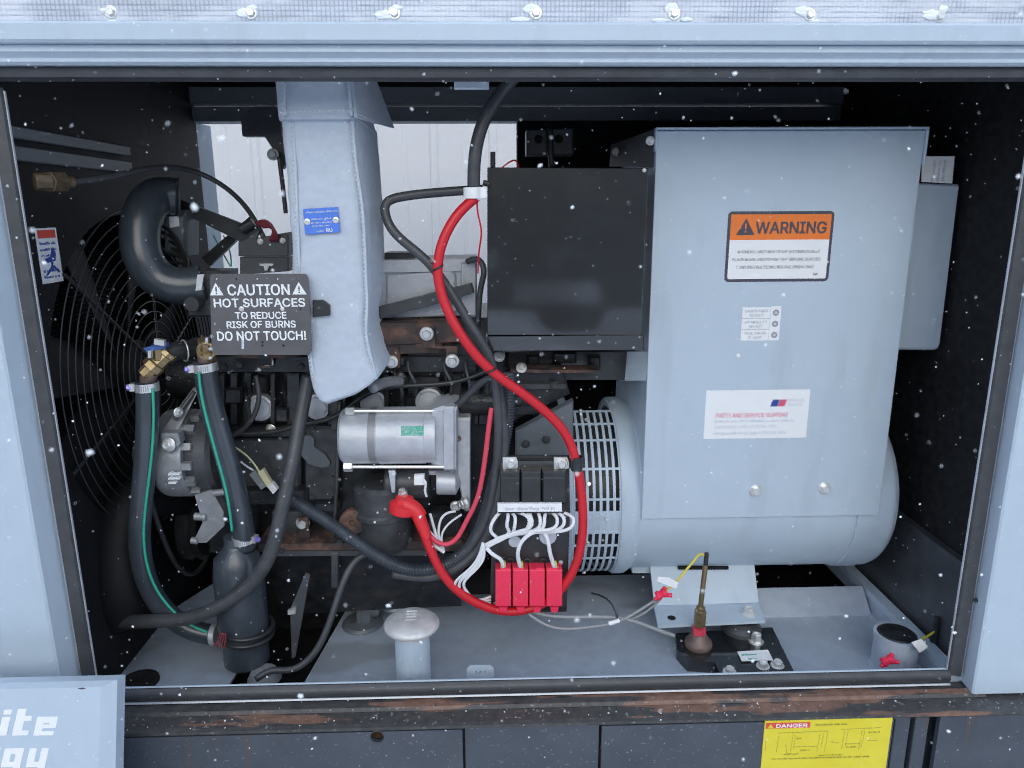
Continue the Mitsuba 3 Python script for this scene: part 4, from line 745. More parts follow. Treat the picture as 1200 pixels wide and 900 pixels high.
add(Q+'__side_flap', hull([P(a, b, y)+V(dx, 0, 0) for a, b, y in ((410, 88, .10), (436, 88, .34), (459, 150, .36), (415, 138, .10)) for dx in (0, .006)]), 'fabric', 30)
def stitch(pts, part='seam', r=0.0013, piping=True):
    c, q = spline(px(pts), 0.001); ms = []; i = 0
    if piping: add(Q+'__piping', ptube([(a+2.2, b, y+.002) for a, b, y in pts], .0032, n=8), 'fabric', True)
    while i+6 < len(c): ms.append(tube(c[i:i+6:2], r, 5, curve=False)); i += 9
    add(Q+'__'+part, cat(ms), 'thread', True, kind='stuff')
ys = yf-0.004
stitch([(341, 145, ys+.001), (345, 220, ys), (348, 300, ys), (352, 350, ys), (362, 420, ys+.001), (368, 448, ys+.006)])
stitch([(411, 142, ys+.001), (415, 190, ys), (423, 250, ys), (427, 330, ys), (428, 365, ys), (427, 390, ys), (433, 420, ys), (439, 444, ys+.006)])
stitch([(331, 96, ys-.023), (331, 120, ys-.024), (332, 136, ys-.028)]); stitch([(328, 132, ys-.03), (370, 130, ys-.03), (416, 129, ys-.03)], piping=False)
stitch([(407, 88, ys-.023), (408, 112, ys-.024), (410, 136, ys-.028)])
stitch([(420, 134, .10), (440, 142, .22), (456, 148, .33)], piping=False); stitch([(438, 92, .335), (448, 120, .34), (457, 147, .355)], piping=False)
# blue tag with two rivets
by = yf-0.007
tg = add(Q+'__blue_tag', cpoly([(355, 245), (396, 242.5), (398.5, 272), (357.5, 275)], by, 0.003, 0.0004), 'label_blue', False, label='blue metal tag with two rivets')
tu = unit(P(396, 242.5, by)-P(355, 245, by)); tv = np.cross(NY, tu)*-1 if np.cross(NY, tu)[2] < 0 else np.cross(NY, tu)
lines = []
for i, (a, b_, wd) in enumerate(((359, 250, 36), (365, 258, 22), (363, 262.5, 25), (366, 266, 20), (371, 272, 10))): lines.append(dashes(P(a, b_, by-0.0002), tu, tv, wd*S(by), 0.0035, 80+i))
add(tg+'__print', cat(lines), 'ink_pale', False)
add(tg+'__mark', txt('RU', 0.007, P(386.5, 271.5, by-0.0002), tu, tv, bold=True, slant=-0.2), 'sticker_white', False)
for a, b_ in ((360, 260), (393.5, 258)): add(tg+'__rivet', lathe(P(a, b_, by), NY, [(0.0065, 0), (0.0062, 0.002), (0.003, 0.003), (0.0025, 0.001), (0, 0.001)], 18), 'zinc')
add(Q+'__pipe_outlet', ptube([(436, 455, .2), (452, 448, .24), (470, 447, .28)], 0.012), 'dull_aluminium', True)
add(Q+'__clamp_handle', cat(cpoly([(366, 352), (378, 352), (386, 358), (386, 370), (366, 372)], yf-0.012, 0.02, 0.003)), 'black_plastic', 30)

# ------------------------------------------------------------------ caution plate
U = thing('caution_plate', 'grey slotted caution plate warning of hot surfaces', 'sign')
uy = 0.095
uc = [(248, 321), (358, 321), (361, 325), (365.5, 411), (362, 416), (252, 416), (248, 411), (246, 325)]
add(U+'__plate', poly(uc, uy, 0.004, 0, [(253, 327, .0022), (277, 327, .0022), (301, 327, .0022), (325, 327, .0022), (349, 327, .0022), (332, 405, .0025), (352, 362, .002), (307.5, 401, .0024), (307.5, 405, .0024)]), 'plate', 30)
def utext(s, row, x0_, x1_, hp, bold=True): return txt(s, hp*S(uy), ((X(x0_, row, uy)+X(x1_, row, uy))/2, uy-0.0001, Z(305, row, uy)), w=(X(x1_, row, uy)-X(x0_, row, uy)), bold=bold)
add(U+'__lettering', cat(utext('CAUTION', 345.5, 267, 340, 11.5), utext('HOT SURFACES', 359.5, 251, 358, 9.2), utext('TO REDUCE', 373.5, 276, 336, 7.6), utext('RISK OF BURNS', 384, 266, 347, 7.6), utext('DO NOT TOUCH!', 398.5, 255, 359, 10)), 'sticker_white', False)
def utri(a, b_, wpx, hpx):
    c = P(a, b_, uy); k = S(uy); g = Polygon([(-wpx/2*k, 0), (wpx/2*k, 0), (0, hpx*k)]).difference(unary_union([Polygon([(-.8*k, 4*k), (.8*k, 4*k), (1.1*k, 9*k), (-1.1*k, 9*k)]), Point(0, 2.3*k).buffer(1*k)]))
    return wall(g, uy-0.0007, 0.0006).apply_translation([c[0], 0, c[2]])
add(U+'__warning_triangle', utri(254, 346, 15, 14), 'sticker_white', False); add(U+'__warning_triangle', utri(351, 345, 16, 14), 'sticker_white', False)
for a, b_, r_ in ((283, 362, .0055), (331, 362, .0045)): add(U+'__rivet', lathe(P(a, b_, uy-.0005), NY, [(r_, 0), (r_*.9, .0015), (0, .003)], 16), 'zinc')
add(U+'__slot_mark', cat(cpoly([(283, 399), (286, 399), (286, 409), (283, 409)], uy-.0006, .0008, .0001), cpoly([(253, 326), (254.5, 326), (254.5, 328), (253, 328)], uy-.0006, .0008, .0001)), 'ink_pale', False)
add(U+'__stay', hull([P(a, b_, y) for a, b_, y in ((300, 412, .1), (318, 412, .1), (305, 428, .29), (318, 428, .29), (300, 412, .104), (318, 412, .104))]), 'dark_steel', 30)
add(U+'__clip', cpoly([(231, 322), (239, 321), (236, 340), (229, 341)], 0.11, 0.004, .0005), 'zinc', 30)

# ------------------------------------------------------------------ hoses on the left
def hose(key, label, pts, r, mat='hose', n=18): k = thing(key, label, 'hose'); add(k+'__pipe', ptube(pts, r, n=n), mat, True); return k
h1 = hose('radiator_hose', 'fat black C shaped radiator hose above the brass valve', [(208, 231, .42), (187, 230, .40), (171, 244, .36), (164, 276, .33), (170, 306, .32), (186, 326, .325), (208, 335, .33), (238, 333, .35)], 20.5*S(.35), n=26)
add(h1+'__cut_end', torus(P(208.5, 231, .42), unit(P(208, 231, .42)-P(196, 230, .41)), 20*S(.38), 0.003, 32), 'rubber', True)
hose('lower_radiator_hose', 'thick matt black lower radiator hose deep at the bottom left', [(215, 580, .45), (175, 580, .33), (150, 600, .26), (140, 640, .22), (138, 690, .2), (140, 720, .22)], 0.058, 'shroud_black', 26)
def clamp(k, c, ax_, r, screw, mat='zinc'):
    u_, v_, a_ = frame(ax_); b = add(k+'__clamp', lathe(np.asarray(c)-a_*0.009, a_, [(r, 0), (r+.0016, 0), (r+.0016, .018), (r, .018)], 28), mat, label='shiny worm drive hose clamp')
    d = unit(screw-(screw@a_)*a_)
    ns = []
    for j in range(-3, 4):
        e = unit(NY-(NY@a_)*a_); f = np.cross(a_, e); t = j*0.17; q_ = np.asarray(c)+(e*math.cos(t)+f*math.sin(t))*(r+.0017); w_ = (e*math.cos(t)+f*math.sin(t)); tt = np.cross(a_, w_)
        ns.append(hull([q_+a_*x_+tt*y_+w_*z_ for x_ in (-.006, .006) for y_ in (-.0008, .0008) for z_ in (-.0004, .0003)]))
    add(b+'__notches', cat(ns), 'ink_grey', False)
    add(b+'__housing', hull([np.asarray(c)+d*(r+x_)+a_*y_+np.cross(a_, d)*z_ for x_ in (0, .010) for y_ in (-.008, .008) for z_ in (-.008, .008)]), mat, 30)
    add(b+'__screw', hexb(np.asarray(c)+d*(r+.006), unit(d+V(0, -0.5, 0)), .0075, .012, False), 'violet', label='violet tinted clamp screw')
def stripe(k, pts, r, off): add(k+'__green_stripe', ptube([(a+off, b_, y-r*0.8) for a, b_, y in pts], r*0.13, n=6), 'green', True)
# hose with green stripe, left
r1 = 14*S(.15)*0.9
pa = [(172, 448, .16), (173, 480, .155), (171, 530, .15), (166, 590, .15), (164, 640, .16), (176, 690, .18), (200, 722, .2), (225, 738, .2), (248, 744, .2)]
hA = hose('coolant_hose', 'rubber coolant hose with green stripe hanging from the left brass valve', pa, r1)
stripe(hA, [(182, 455, .16), (183, 480, .155), (181, 530, .15), (174, 590, .15), (172, 640, .155), (184, 686, .165), (204, 714, .17), (226, 732, .175), (246, 741, .18)], r1, -3)
clamp(hA, P(172, 453, .158), (0, 0, 1), r1, V(-1, -0.1, 0)); add(hA+'__end_cap', lathe(P(248, 744, .2), (1, 0, 0), [(r1*.9, -.003), (r1*1.05, 0), (r1*1.05, .012), (0, .012)], 20), 'aluminium')
pb = [(240, 424, .19), (243, 450, .19), (252, 490, .185), (265, 535, .18), (277, 580, .18), (285, 620, .19), (288, 642, .2)]
r2 = 14.5*S(.18)*0.9
hB = hose('coolant_hose', 'rubber coolant hose with green stripe running down to the black canister', pb, r2)
stripe(hB, [(233, 436, .18), (236, 462, .175), (246, 505, .165), (257, 545, .16), (266, 580, .16), (272, 622, .17)], r2, 0)
clamp(hB, P(241, 430, .19), (0.08, 0, -1), r2, V(-1, -0.2, 0)); clamp(hB, P(286, 631, .195), (0.1, 0, -1), r2, V(1, -0.3, 0))
# canister
Cn = thing('black_canister', 'upright black canister heater below the striped coolant hose', 'canister')
cc = P(290, 775, .2); zc_ = lambda row: Z(290, row, .2)-Z(290, 775, .2); rr = 30*S(.2)
add(Cn+'__body', lathe(cc, (0, 0, 1), [(0, 0), (rr*.84, 0), (rr*.92, .006), (rr*.92, zc_(745)), (rr, zc_(742)), (rr, zc_(672)), (rr*.9, zc_(652)), (rr*.5, zc_(640)), (rr*.44, zc_(636)), (rr*.44, zc_(628)), (0, zc_(628))], 40), 'hose')
for k, row in ((0, 742), (1, 734)):
    add(Cn+'__strap', torus(P(290, row, .2), (0.06, 0, 1), rr*1.02, 0.006, 48, 8), 'black_plastic', True)
add(Cn+'__cable_end', cat([ptube([(258+2*i, 742, .12), (255+3*i, 752, .115), (250+4*i, 757+i, .11)], .002, n=5) for i in range(4)]), 'maroon', True)
# brass valves
def valve(label, a, b_, y, lever):
    k = thing('brass_valve', label, 'valve'); c = P(a, b_, y)
    add(k+'__body', cat(lathe(c, (0.75, 0.3, 0.7), [(0, -.03), (.015, -.03), (.017, -.012), (.023, -.010), (.023, .004), (.019, .008), (.019, .03), (.022, .032), (.022, .042), (0, .042)], 8), cyl(c+V(.012, -.004, .012), c+V(.012, -.004, .04), .012, 12)), 'brass', 30)
    add(k+'__spigot', cyl(c+V(-.012, 0, -.016), P(a-8, b_+20, y), .017), 'copper')
    if lever: add(k+'__lever', hull([P(p_, q_, y-.02)+V(0, dy, 0) for p_, q_ in ((168, 408), (193, 402), (194, 408), (172, 413)) for dy in (0, .02)]), 'blue_lever', 30)
    add(k+'__handle_clip', cat(cpoly([(a-1, b_-31), (a+11, b_-29), (a+11, b_-22), (a-1, b_-24)], y-.03, .012, .001), cpoly([(a-8, b_-17), (a-4, b_-17), (a-4, b_-8), (a-8, b_-8)], y-.03, .01, .001)), 'zinc', 30)
valve('brass ball valve with blue lever on top of the left hose', 181, 428, .17, True)
k = thing('brass_valve', 'brass elbow fitting half hidden beside the caution plate', 'valve')
add(k+'__body', cat(lathe(P(242, 412, .19), (0, -.3, 1), [(.018, -.03), (.018, -.012), (.022, -.01), (.022, .004), (.014, .008), (.014, .03), (0, .03)], 8), torus(P(242, 411, .175), NY, .017, .005, 24)), 'brass', 30)
add(k+'__spigot', cyl(P(241, 412, .185), P(241, 424, .19), .016), 'copper')
add(k+'__clip', cpoly([(240, 396), (244, 395), (244, 402), (240, 402)], .16, .006, .001), 'zinc', 30)
kk = hose('short_elbow_hose', 'short black elbow hose joining the brass valve to the engine', [(192, 422, .2), (206, 412, .22), (222, 410, .24), (236, 404, .27)], .022, 'black_plastic')
add(kk+'__wire_clip', torus(P(216, 411, .215), unit(P(222, 410, .24)-P(206, 412, .22)), .0235, .002, 28), 'zinc', True)
# thin hoses
hose('black_rubber_hose', 'plain black hose sweeping from the exhaust blanket down to the lower left', [(362, 440, .25), (352, 490, .22), (343, 540, .18), (332, 590, .15), (318, 645, .13), (296, 682, .13), (262, 708, .13), (222, 724, .14), (170, 728, .16), (118, 730, .2)], 8.6*S(.15), 'rubber', 14)
hose('thin_black_hose', 'thin black hose curving down past the tank edge', [(438, 645, .2), (418, 656, .19), (404, 678, .17), (394, 706, .15), (384, 735, .13), (366, 768, .11), (340, 785, .10), (318, 786, .10), (300, 796, .09)], 4.2*S(.14), 'rubber', 10)
k = thing('coolant_overflow_tube', 'thin black tube arching from a brass elbow past the far opening', 'tube')
add(k+'__pipe', ptube([(84, 214, .10), (130, 207, .2), (188, 196, .34), (236, 204, .42), (272, 226, .42), (296, 254, .39), (309, 278, .37)], .0058), 'rubber', True)
add(k+'__elbow', cat(cyl(P(40, 213, .035), P(60, 213, .055), .016, 8), cyl(P(56, 213, .05), P(74, 213, .085), .020, 6), cyl(P(70, 213, .08), P(86, 214, .10), .011)), 'old_brass')
k = thing('red_lead_bundle', 'bundle of dark red leads entering the black bracket', 'wires')
for i in range(5): add(k+'__lead', ptube([(300+2*i, 262+i, .35), (311+2*i, 259+2*i, .345), (320+i, 268+2*i, .345), (317+2*i, 282, .355)], .0038, n=7), 'maroon', True)
k = thing('green_lead_pair', 'two thin dark green wires crossing the far opening', 'wires')
for i in range(2): add(k+'__lead', ptube([(250+12*i, 276, .5), (262+8*i, 298, .48), (270+1*i, 312, .46)], .0018, n=5), 'green', True)
add('small_wire_clip', cpoly([(337, 716, )[:2], (346, 714), (346, 720), (337, 721)], .16, .01, .001), 'zinc', 30, label='small shiny clip on a slim strut by the canister', category='clip')
add('slim_strut', hull([P(a, b_, .17)+V(0, dy, 0) for a, b_ in ((358, 672), (363, 674), (346, 714), (340, 714), (342, 772), (346, 770)) for dy in (0, .006)]), 'dark_steel', 30, label='slim dark steel strut right of the black canister', category='strut')
add('tray_stud', cyl(P(147, 706, .3), P(147, 727, .3), .004), 'dull_aluminium', label='thin upright grey stud at the back of the left tray', category='stud')
add('drain_fitting', cat(cyl(P(112, 733, .22), P(122, 728, .22), .012), hexb(P(112, 730, .21), (-.5, -1, .3), .01)), 'dark_steel', label='dark drain fitting at the lower left end of the black hose', category='fitting')
add('drain_nut', cat(hexb(PZ(306, 791, FZ+.01), (0, -.3, 1), .012, .012), lathe(PZ(310, 795, FZ), (0, 0, 1), [(.04, 0), (.03, .02), (0, .02)], 20)), 'dull_aluminium', label='greasy nut on the floor between tray and tank', category='nut')
# sensor connectors on the block
k = thing('sensor_connector', 'cream two pin connector on the engine side with a cream lead', 'connector')
d = unit(P(324, 575, .27)-P(305, 553, .28))
add(k+'__plug', hull([P(a, b_, .27)+V(0, dy, 0) for a, b_ in ((302, 554), (308, 550), (319, 568), (313, 571)) for dy in (0, .014)]), 'cream', 30)
add(k+'__socket', hull([P(a, b_, .27)+V(0, dy, 0) for a, b_ in ((312, 569), (319, 566), (325, 574), (320, 579)) for dy in (0, .016)]), 'sticker_white', 30)
add(k+'__lead', ptube([(275, 524, .29), (288, 533, .285), (298, 544, .28), (304, 553, .275)], .0024, n=7), 'cream', True)
add(k+'__spare_lead', ptube([(282, 541, .29), (290, 547, .285), (297, 551, .285)], .0024, n=7), 'white_wire', True)
add(k+'__grey_plug', hull([P(a, b_, .285)+V(0, dy, 0) for a, b_ in ((292, 556), (299, 551), (312, 570), (306, 574)) for dy in (0, .014)]), 'grey_wire', 30)

# ------------------------------------------------------------------ relay panel, fuses, wires
RP = thing('relay_panel', 'black relay panel with three relays and a printed name strip', 'panel')
ry = 0.17
add(RP+'__plate', poly([(583, 534), (667, 534), (668, 600), (664, 717), (574, 717), (576, 640), (583, 600)], ry, 0.006), 'black_plastic', 30)
for a, b_ in ((586, 609), (611, 634), (636, 663)):
    y_ = ry-0.045; rl = add(RP+'__relay', cpoly([(a, 553), (b_, 553), (b_, 590), (a, 590)], y_, 0.045, 0.003), 'black_plastic', 30)
    add(rl+'__cap_edge', cpoly([(a+1, 559.5), (b_-1, 559.5), (b_-1, 561), (a+1, 561)], y_-.001, .002, .0003), 'rubber', 30)
add(RP+'__top_rail', cpoly([(584, 540), (666, 540), (666, 551), (584, 551)], ry-.02, .02, .003), 'black_gloss', 30)
for a in (598, 658): add(RP+'__bolt', cat(cpoly([(a-9, 536), (a+7, 536), (a+9, 541), (a+9, 549), (a+4, 550), (a-9, 550)], ry-.026, .004, .001), hexb(P(a, 543, ry-.026), NY, .0095)), 'zinc', 30)
add(RP+'__relay_base', cpoly([(584, 590.5), (662, 590.5), (662, 602), (584, 602)], ry-.04, .04, .003), 'black_plastic', 30)
ns = add(RP+'__name_strip', cpoly([(583, 590.5), (658.5, 590), (658.5, 599.5), (583, 600)], ry-.052, .01, .0004), 'sticker_white', False, label='white strip naming the relays')
o = P(621, 597.5, ry-.0521); add(ns+'__lettering', txt('Start  Glow Plug  Pull In', .0062, o, w=61*S(ry-.05)), 'ink_grey', False)
add(RP+'__grip_pad', lathe(P(642, 628, ry-.001), NY, [(.02, 0), (.02, .004), (.012, .006), (0, .006)], 20), 'ink_pale'); add(RP+'__grip_pad', lathe(P(603, 634, ry-.001), NY, [(.014, 0), (.014, .004), (0, .006)], 20), 'ink_pale')
for a in (598, 618, 637): add(RP+'__spare_terminal', torus(P(a, 658, ry-.004), NY, .007, .002, 20, 6), 'dark_steel', True)
add(RP+'__screw', lathe(P(657, 659, ry-.001), NY, [(.006, 0), (.005, .003), (0, .004)], 14), 'zinc'); add(RP+'__screw', lathe(P(580, 707, ry-.001), NY, [(.004, 0), (.004, .003), (0, .004)], 14), 'zinc')
for i, (a, b_) in enumerate(((580.5, 599), (601, 619), (620.5, 638.5), (640.5, 659))):
    w_ = ('leftmost', 'second from left', 'third from left', 'rightmost')[i]
    f = thing('red_fuse_holder', f'bright red fuse holder, {w_} of the row of four', 'fuse holder', None)
    y_ = ry-.04
    add(f+'__body', cpoly([(a, 668), (b_, 668), (b_, 711), (a, 711)], y_, .036, .002), 'red_plastic', 30)
    add(f+'__latch', cpoly([(a+4, 711.5), (b_-4, 711.5), (b_-5.5, 718), (a+5.5, 718)], y_+.008, .02, .001), 'red_plastic', 30)
    add(f+'__cap_lip', cpoly([(a+(0 if i % 2 else 7), 665.5), (b_-(7 if i % 2 else 1), 665.5), (b_-(7 if i % 2 else 1), 667.6), (a+(0 if i % 2 else 7), 667.6)], y_+.004, .02, .0006), 'red_plastic', 30)
    add(f+'__latch_slot', cat([cpoly([(xx, rw), (xx+2.2, rw), (xx+2.2, rw+2.4), (xx, rw+2.4)], y_-.0008, .0015, .0002) for xx in (a+.8, b_-3) for rw in (685, 698)]), 'sign_red', False)
    if i != 2: add(f+'__wire_seal', cpoly([((a+b_)/2-3, 660), ((a+b_)/2+3, 660), ((a+b_)/2+3.2, 670), ((a+b_)/2-3.2, 670)], y_+.006, .012, .001), 'lime', 30)
def wire(pts, label, r=2.1, mat='white_wire', key='white_wire', cat_='wire', grp=None):
    return add(key, ptube(pts, r*S(.13), n=8), mat, True, label=label, category=cat_, group=grp)
yq = ry-.045
wire([(570, 642, .12), (578, 650, .12), (586, 655, .125), (589.8, 664, .135)], 'white wire curving into the leftmost red fuse holder', 2.6)
wire([(640, 621, .125), (625, 624, .12), (612, 634, .118), (607, 648, .12), (609.8, 664, .135)], 'white wire dropping into the second red fuse holder from the left', 2.6)
wire([(636, 622, .13), (641, 630, .122), (644, 645, .122), (649.6, 664, .135)], 'white wire dropping into the rightmost red fuse holder', 2.6)
loops = [(586, 577, 583), (595, 595, 601), (599, 604, 601), (606, 620, 612), (615, 623, 612), (621, 622, 628), (630, 633, 628), (640, 638, 630), (646, 653, 646), (652, 661, 652), (657, 672, 662)]
for i, (a, b_, c_) in enumerate(loops):
    pts = [(a, 600, yq+.015), (b_, 608, yq-.006), (b_-1 if i < 8 else b_-2, 617, yq-.008-(i % 3)*.002)]
    if i == 0: pts = [(586, 600, yq+.015), (577, 612, yq), (576, 624, yq), (583, 631, yq+.004), (574, 638, yq+.008)]
    else: pts += [((b_+592)/2+3, 622+(i % 4)*.8, yq-.006+(i % 4)*.003), (592, 628+(i % 3), yq-.002), (578, 634+(i % 3)*1.5, yq), (566, 640+(i % 3)*2, yq+.004)]
    wire(pts, 'white wire looping out from under the relay name strip into the bundle', 2.2, grp='white wires looped under the relay name strip')
for i in range(3):
    wire([(566, 636+i, .12), (561-i*-3, 652, .122), (549+i*4, 668, .126), (534+i*5, 682, .13), (534+i*6, 692, .14), (548+i*6, 703, .15), (575, 707-i*4, .165)], f'{("outer", "middle", "inner")[i]} of three white wires running from the bundle to the bottom of the relay panel', 1.9, grp='white wires dropping left of the relay panel')
# red cable
rcab = [(558, 231, .15), (536, 252, .13), (519, 283, .12), (513, 315, .115), (520, 352, .11), (540, 392, .105), (571, 430, .11), (604, 455, .12), (640, 483, .13), (664, 511, .135), (676, 545, .135), (682, 585, .135), (682, 630, .135), (672, 668, .14), (652, 696, .145), (622, 713, .155), (590, 716, .15), (556, 705, .14), (528, 684, .135), (507, 650, .135), (490, 610, .15), (483, 598, .16)]
RC = thing('red_battery_cable', 'thick red battery cable looping from the top clip round to the starter', 'cable')
add(RC+'__cable', ptube(rcab, 5.6*S(.13), n=14), 'red_cable', True)
bo = P(474, 592, .165)
add(RC+'__terminal_boot', cat(lathe(P(472, 600, .165), unit(P(475, 578, .165)-P(472, 600, .165)), [(0, 0), (.031, 0), (.033, .006), (.032, .020), (.022, .026), (.02, .036), (0, .036)], 24), ptube([(475, 592, .16), (486, 597, .155), (493, 606, .15)], .021, n=16, rf=lambda s, L: 1-.25*s/L), ptube([(490, 604, .15), (495, 616, .147), (500, 630, .142)], .0155, n=14, rf=lambda s, L: 1-.2*s/L)), 'red_boot', 40, label='red rubber terminal boot on the starter stud')
for a, b_, y_ in ((513, 314, .115), (575, 434, .11)): add(RC+'__cable_tie', torus(P(a, b_, y_), unit(P(a+4, b_+6, y_)-P(a-2, b_-5, y_)), 6.4*S(.12), .0022, 24, 6), 'black_plastic', True)
add(RC+'__p_clip', cat(lathe(P(676, 543, .135), (0, 0, 1), [(5.8*S(.13), -.016), (7*S(.13), -.016), (7*S(.13), .016), (5.8*S(.13), .016)], 20), cpoly([(664, 537), (676, 537), (676, 549), (664, 549)], .15, .004, .001)), 'black_plastic', 30)
# white cable clip at the top
add('cable_clip', cat(lathe(P(554, 228, .15), (0, 0, 1), [(.016, -.008), (.019, -.008), (.019, .014), (.016, .014)], 20), cpoly([(549, 219), (571, 219), (571, 232), (560, 235), (549, 230)], .14, .02, .002)), 'sticker_white', 30, label='white plastic clip holding the cables at the black box corner', category='clip')
def cable(key, label, pts, r, mat='rubber', n=12, cat_='cable', **k): return add(key, ptube(pts, r*S(.15), n=n, **k), mat, True, label=label, category=cat_)
cable('black_power_cable', 'thick black cable hanging from the roof to the white clip', [(612, 80, .16), (590, 105, .16), (568, 140, .155), (557, 180, .15), (555, 222, .15)], 7)
cable('black_power_cable', 'black cable bending left from the white clip then down to the relay panel', [(566, 222, .2), (520, 225, .2), (474, 230, .2), (453, 238, .19), (452, 252, .18), (462, 272, .17), (496, 302, .15), (530, 345, .14), (556, 388, .135), (574, 420, .14), (582, 460, .15), (584, 500, .15), (582, 545, .155), (576, 585, .16), (562, 625, .16), (540, 655, .16)], 5.2)
rip = lambda s, L: 1+.16*math.sin(s*2*math.pi/.0066)
cable('corrugated_conduit', 'black corrugated conduit dropping behind the red cable and sweeping left under the engine', [(597, 440, .19), (596, 480, .19), (590, 520, .18), (580, 560, .175), (570, 600, .17), (552, 638, .165), (522, 662, .16), (484, 668, .16), (448, 655, .165), (410, 630, .18), (372, 604, .2), (338, 584, .22)], 7.6, 'hose', 12, rf=rip, seg=.0016)
cable('black_loom', 'smooth black loom beside the corrugated conduit', [(580, 440, .16), (590, 500, .16), (588, 560, .16), (578, 610, .155), (560, 645, .155), (530, 668, .155), (500, 676, .16), (460, 672, .17)], 6)
cable('black_lead', 'black lead running diagonally across the engine head to the starter', [(600, 440, .22), (570, 445, .2), (552, 460, .22), (530, 480, .24), (520, 490, .26)], 4.6)
cable('pink_wire', 'thin pink red wire beside the corrugated conduit down to the starter', [(576, 478, .155), (573, 500, .15), (565, 560, .15), (557, 590, .15), (546, 612, .15), (534, 632, .15), (522, 638, .15), (508, 632, .15), (494, 608, .15)], 3.0, 'pink_wire', 8)
cable('thin_red_wire', 'very thin red wire hanging below the white clip', [(559, 236, .16), (560, 250, .16), (564, 270, .16), (562, 290, .17), (560, 320, .2)], 1.1, 'red_cable', 6)
cable('thin_red_wire', 'short thin red wire on top of the black box', [(584, 200, .24), (594, 192, .24), (604, 188, .26), (608, 196, .28)], .9, 'red_cable', 6)
cable('black_bent_tube', 'short black tube bent round the cast aluminium cover corner', [(547, 307, .3), (560, 304, .29), (567, 316, .28), (565, 330, .28), (562, 348, .29), (560, 380, .3)], 3.6)
ww = [(505, 612, 520, 642), (519, 606, 524, 640), (508, 642, 524, 650), (516, 605, 526, 644)]
cable('white_lead', 'white lead hanging from the red terminal boot', [(490, 606, .18), (502, 622, .17), (512, 632, .165), (520, 644, .16)], 2, 'white_wire', 7)
cable('white_lead', 'straight white lead rising left of the two cream starter leads', [(504, 602, .2), (509, 620, .18), (513, 634, .17)], 2, 'white_wire', 7)
cable('white_lead', 'short white lead stub at the bottom of the pink wire loop', [(505, 636, .16), (513, 642, .158), (521, 647, .155)], 2.6, 'white_wire', 7)
cable('cream_lead', 'cream lead arching up to the starter nose bolt', [(517, 640, .17), (514, 622, .18), (520, 604, .19), (534, 599, .2)], 1.7, 'white_wire', 7)
cable('cream_lead', 'cream lead slanting up below the starter nose bolt', [(519, 642, .17), (518, 626, .18), (528, 612, .19), (541, 603, .2)], 1.5, 'white_wire', 7)
cable('white_plug_lead', 'tiny white lead curling from the starter terminal plug', [(496, 562, .19), (499, 566, .185), (498, 574, .185), (500, 582, .185)], 1.6, 'white_wire', 7)
# yellow wires with red splices, grey wires on the tank
def spl(label, pts, body, tagq, tagl):
    k = thing('yellow_sensor_wire', label, 'wire'); add(k+'__wire', ptube(pts, .0028, n=8), 'yellow', True)
    (a, b_, y_) = body; c = P(a, b_, y_); m = [lathe(c-V(.012, 0, .004), (1, 0, .5), [(0, 0), (.01, 0), (.012, .006), (.008, .012), (.012, .02), (.009, .028), (0, .028)], 10)]
    for dx, dz in ((-9, -6), (4, 12), (14, 0), (-8, 4)): m.append(cyl(c, c+V(dx, -2, dz)*.0018, .005))
    add(k+'__red_splice', cat(m), 'red_plastic', 30); add(k+'__paper_tag', hull([P(p_, q_, y_-.01)+V(0, dy, 0) for p_, q_ in tagq for dy in (0, .0012)]), 'sticker_white', False)
spl('yellow wire with red splice from the top of the brass level sender', [(825, 651, yS), (821, 649, yS), (815, 655, yS-.01), (804, 668, yS-.02), (793, 681, yS-.03), (778, 694, yS-.03)], (775, 697, yS-.03), ((771, 676), (784, 677), (795, 683), (792, 690), (770, 681)), '')
k = spl('yellow wire with red splice and white tag beside the right hand tank port', [(1099, 737, sc[1]), (1088, 745, sc[1]-.01), (1072, 753, sc[1]-.02), (1055, 766, sc[1]-.03), (1044, 773, sc[1]-.03)], (1040, 775, .075), ((1068, 753), (1080, 749), (1088, 758), (1078, 765)), '')
cable('grey_cable', 'grey cable lying on the tank from the relay panel to the isolator mount', [(612, 712, .17), (640, 721, .15), (690, 723, .14), (735, 726, .14), (762, 735, .14), (790, 745, .14)], 2.6, 'grey_wire', 8)
cable('grey_cable', 'thin grey wire drooping on the tank to the red splice', [(620, 720, .14), (648, 735, .115), (690, 735, .115), (725, 728, .13), (748, 716, .15), (770, 702, .18)], 1.9, 'grey_wire', 8)
cable('grey_cable', 'thin grey wire rising to the red splice beside the alternator foot', [(735, 727, .14), (752, 720, .16), (768, 708, .18), (776, 700, .19)], 1.5, 'grey_wire', 8)
k = thing('cable_tie', 'black cable tie with a long tail on the grey cable', 'cable tie')
add(k+'__loop', torus(P(723, 725, .135), (1, 0, 0), .009, .0022, 20, 6), 'black_plastic', True); add(k+'__tail', ptube([(693, 695, .2), (708, 700, .17), (718, 710, .145), (723, 722, .13)], .0022, n=6), 'black_plastic', True)
add('wire_sleeve', cyl(P(713, 731, .12), P(726, 727, .122), .005), 'sticker_white', label='short white sleeve on the grey wire beside the cable tie', category='sleeve')

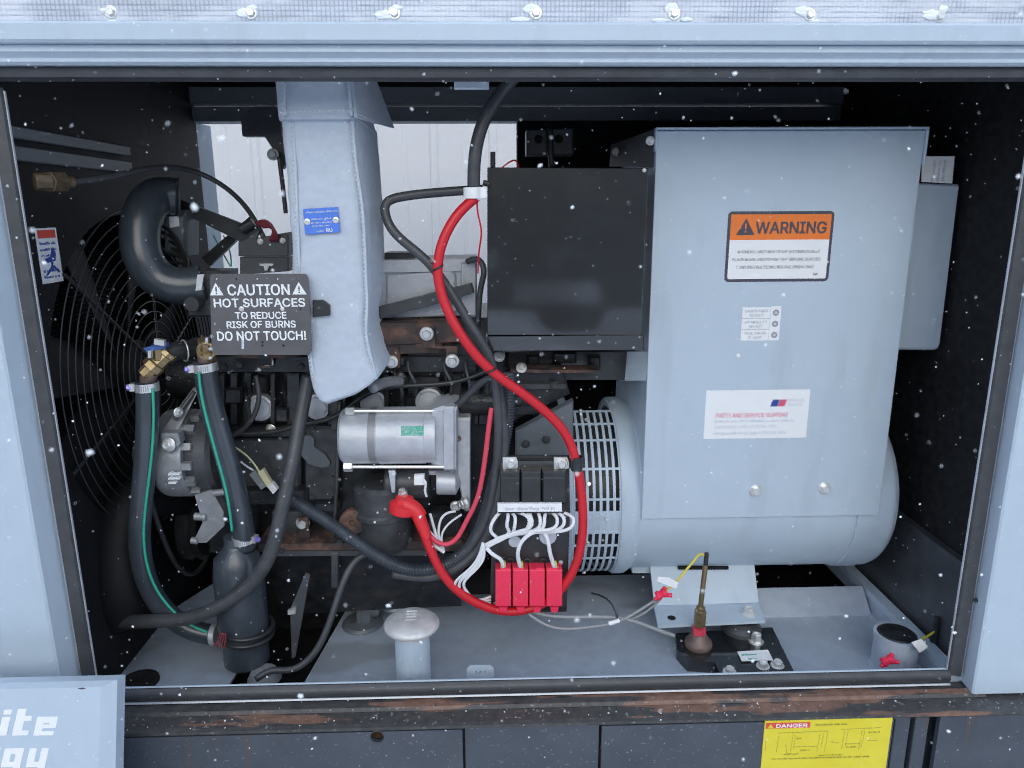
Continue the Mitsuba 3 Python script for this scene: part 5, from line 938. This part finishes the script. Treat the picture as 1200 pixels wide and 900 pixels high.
# ------------------------------------------------------------------ snow
def clump(c, rx, rz, ry_, seed):
    m = trimesh.creation.icosphere(3); v = m.vertices; n_ = meshkit.fbm(v*2.2+seed*3.1, 4, seed)
    m.vertices = v*(0.45+1.0*n_)[:, None]*np.array([rx, ry_, rz])+np.asarray(c); return m
ORD = ('leftmost', 'second', 'third', 'fourth', 'fifth', 'sixth', 'rightmost')
for i, (a, b_, sp_) in enumerate(((127, 14, ((4, 13, .016, .006), (-6, -2, .008, .005))), (294, 15, ((-8, 0, .017, .010), (2, -6, .01, .006))), (462, 15, ((-12, 2, .018, .010), (3, -6, .012, .006))), (628, 15, ((-5, -5, .016, .011), (-18, 8, .02, .006))),
        (790, 16, ((-3, -7, .013, .011), (-16, 8, .018, .005), (14, 7, .012, .005))), (949, 17, ((-8, -4, .016, .011), (6, 8, .012, .004))), (1101, 19, ((-9, -2, .018, .011), (5, -9, .010, .008))))):
    add('snow_clump', cat([clump(P(a+dx, b_+dz, -.031), rx*.85, rz*.72, .0028, 3*i+j+1) for j, (dx, dz, rx, rz) in enumerate(sp_)]), 'snow', True, label=f'white snow stuck round the {ORD[i]} bolt from the left on the quilted strip', category='snow', group='snow clumps round the bolts')
fl = []
for i in range(1700):
    dd = 0.34+1.0*NP.random()**0.7; a, b_ = NP.random()*1200, NP.random()*900; c = P(a, b_, -1.38+dd); r_ = min(.0018, .00030*(1-NP.random())**-0.45)
    m = trimesh.creation.icosphere(1); q_ = m.vertices*(0.55+0.9*NP.random((len(m.vertices), 1)))*np.array([1, .6, .8])
    th = NP.random()*6.28; cs, sn = math.cos(th), math.sin(th); q_ = q_@np.array([[cs, 0, sn], [0, 1, 0], [-sn, 0, cs]]); m.vertices = q_*r_+c; fl.append(m)
add('falling_snow', cat(fl), 'snow', True, label='scattered small white snowflakes falling in front of the enclosure', category='snow', kind='stuff')
sp = []
for i in range(70):
    x_ = NP.uniform(-.85, 1.25); y_ = NP.choice([NP.uniform(-.088, -.03), NP.uniform(-.088, -.03)]); r_ = NP.uniform(.0006, .0017)
    m = trimesh.creation.icosphere(1); m.vertices = m.vertices*(0.7+0.6*NP.random((len(m.vertices), 1)))*r_*np.array([1.2, 1.2, .7])+V(x_, y_, -.034); sp.append(m)
add('settled_snow', cat(sp), 'snow', True, label='specks of settled snow on the rusty ledge', category='snow', kind='stuff')
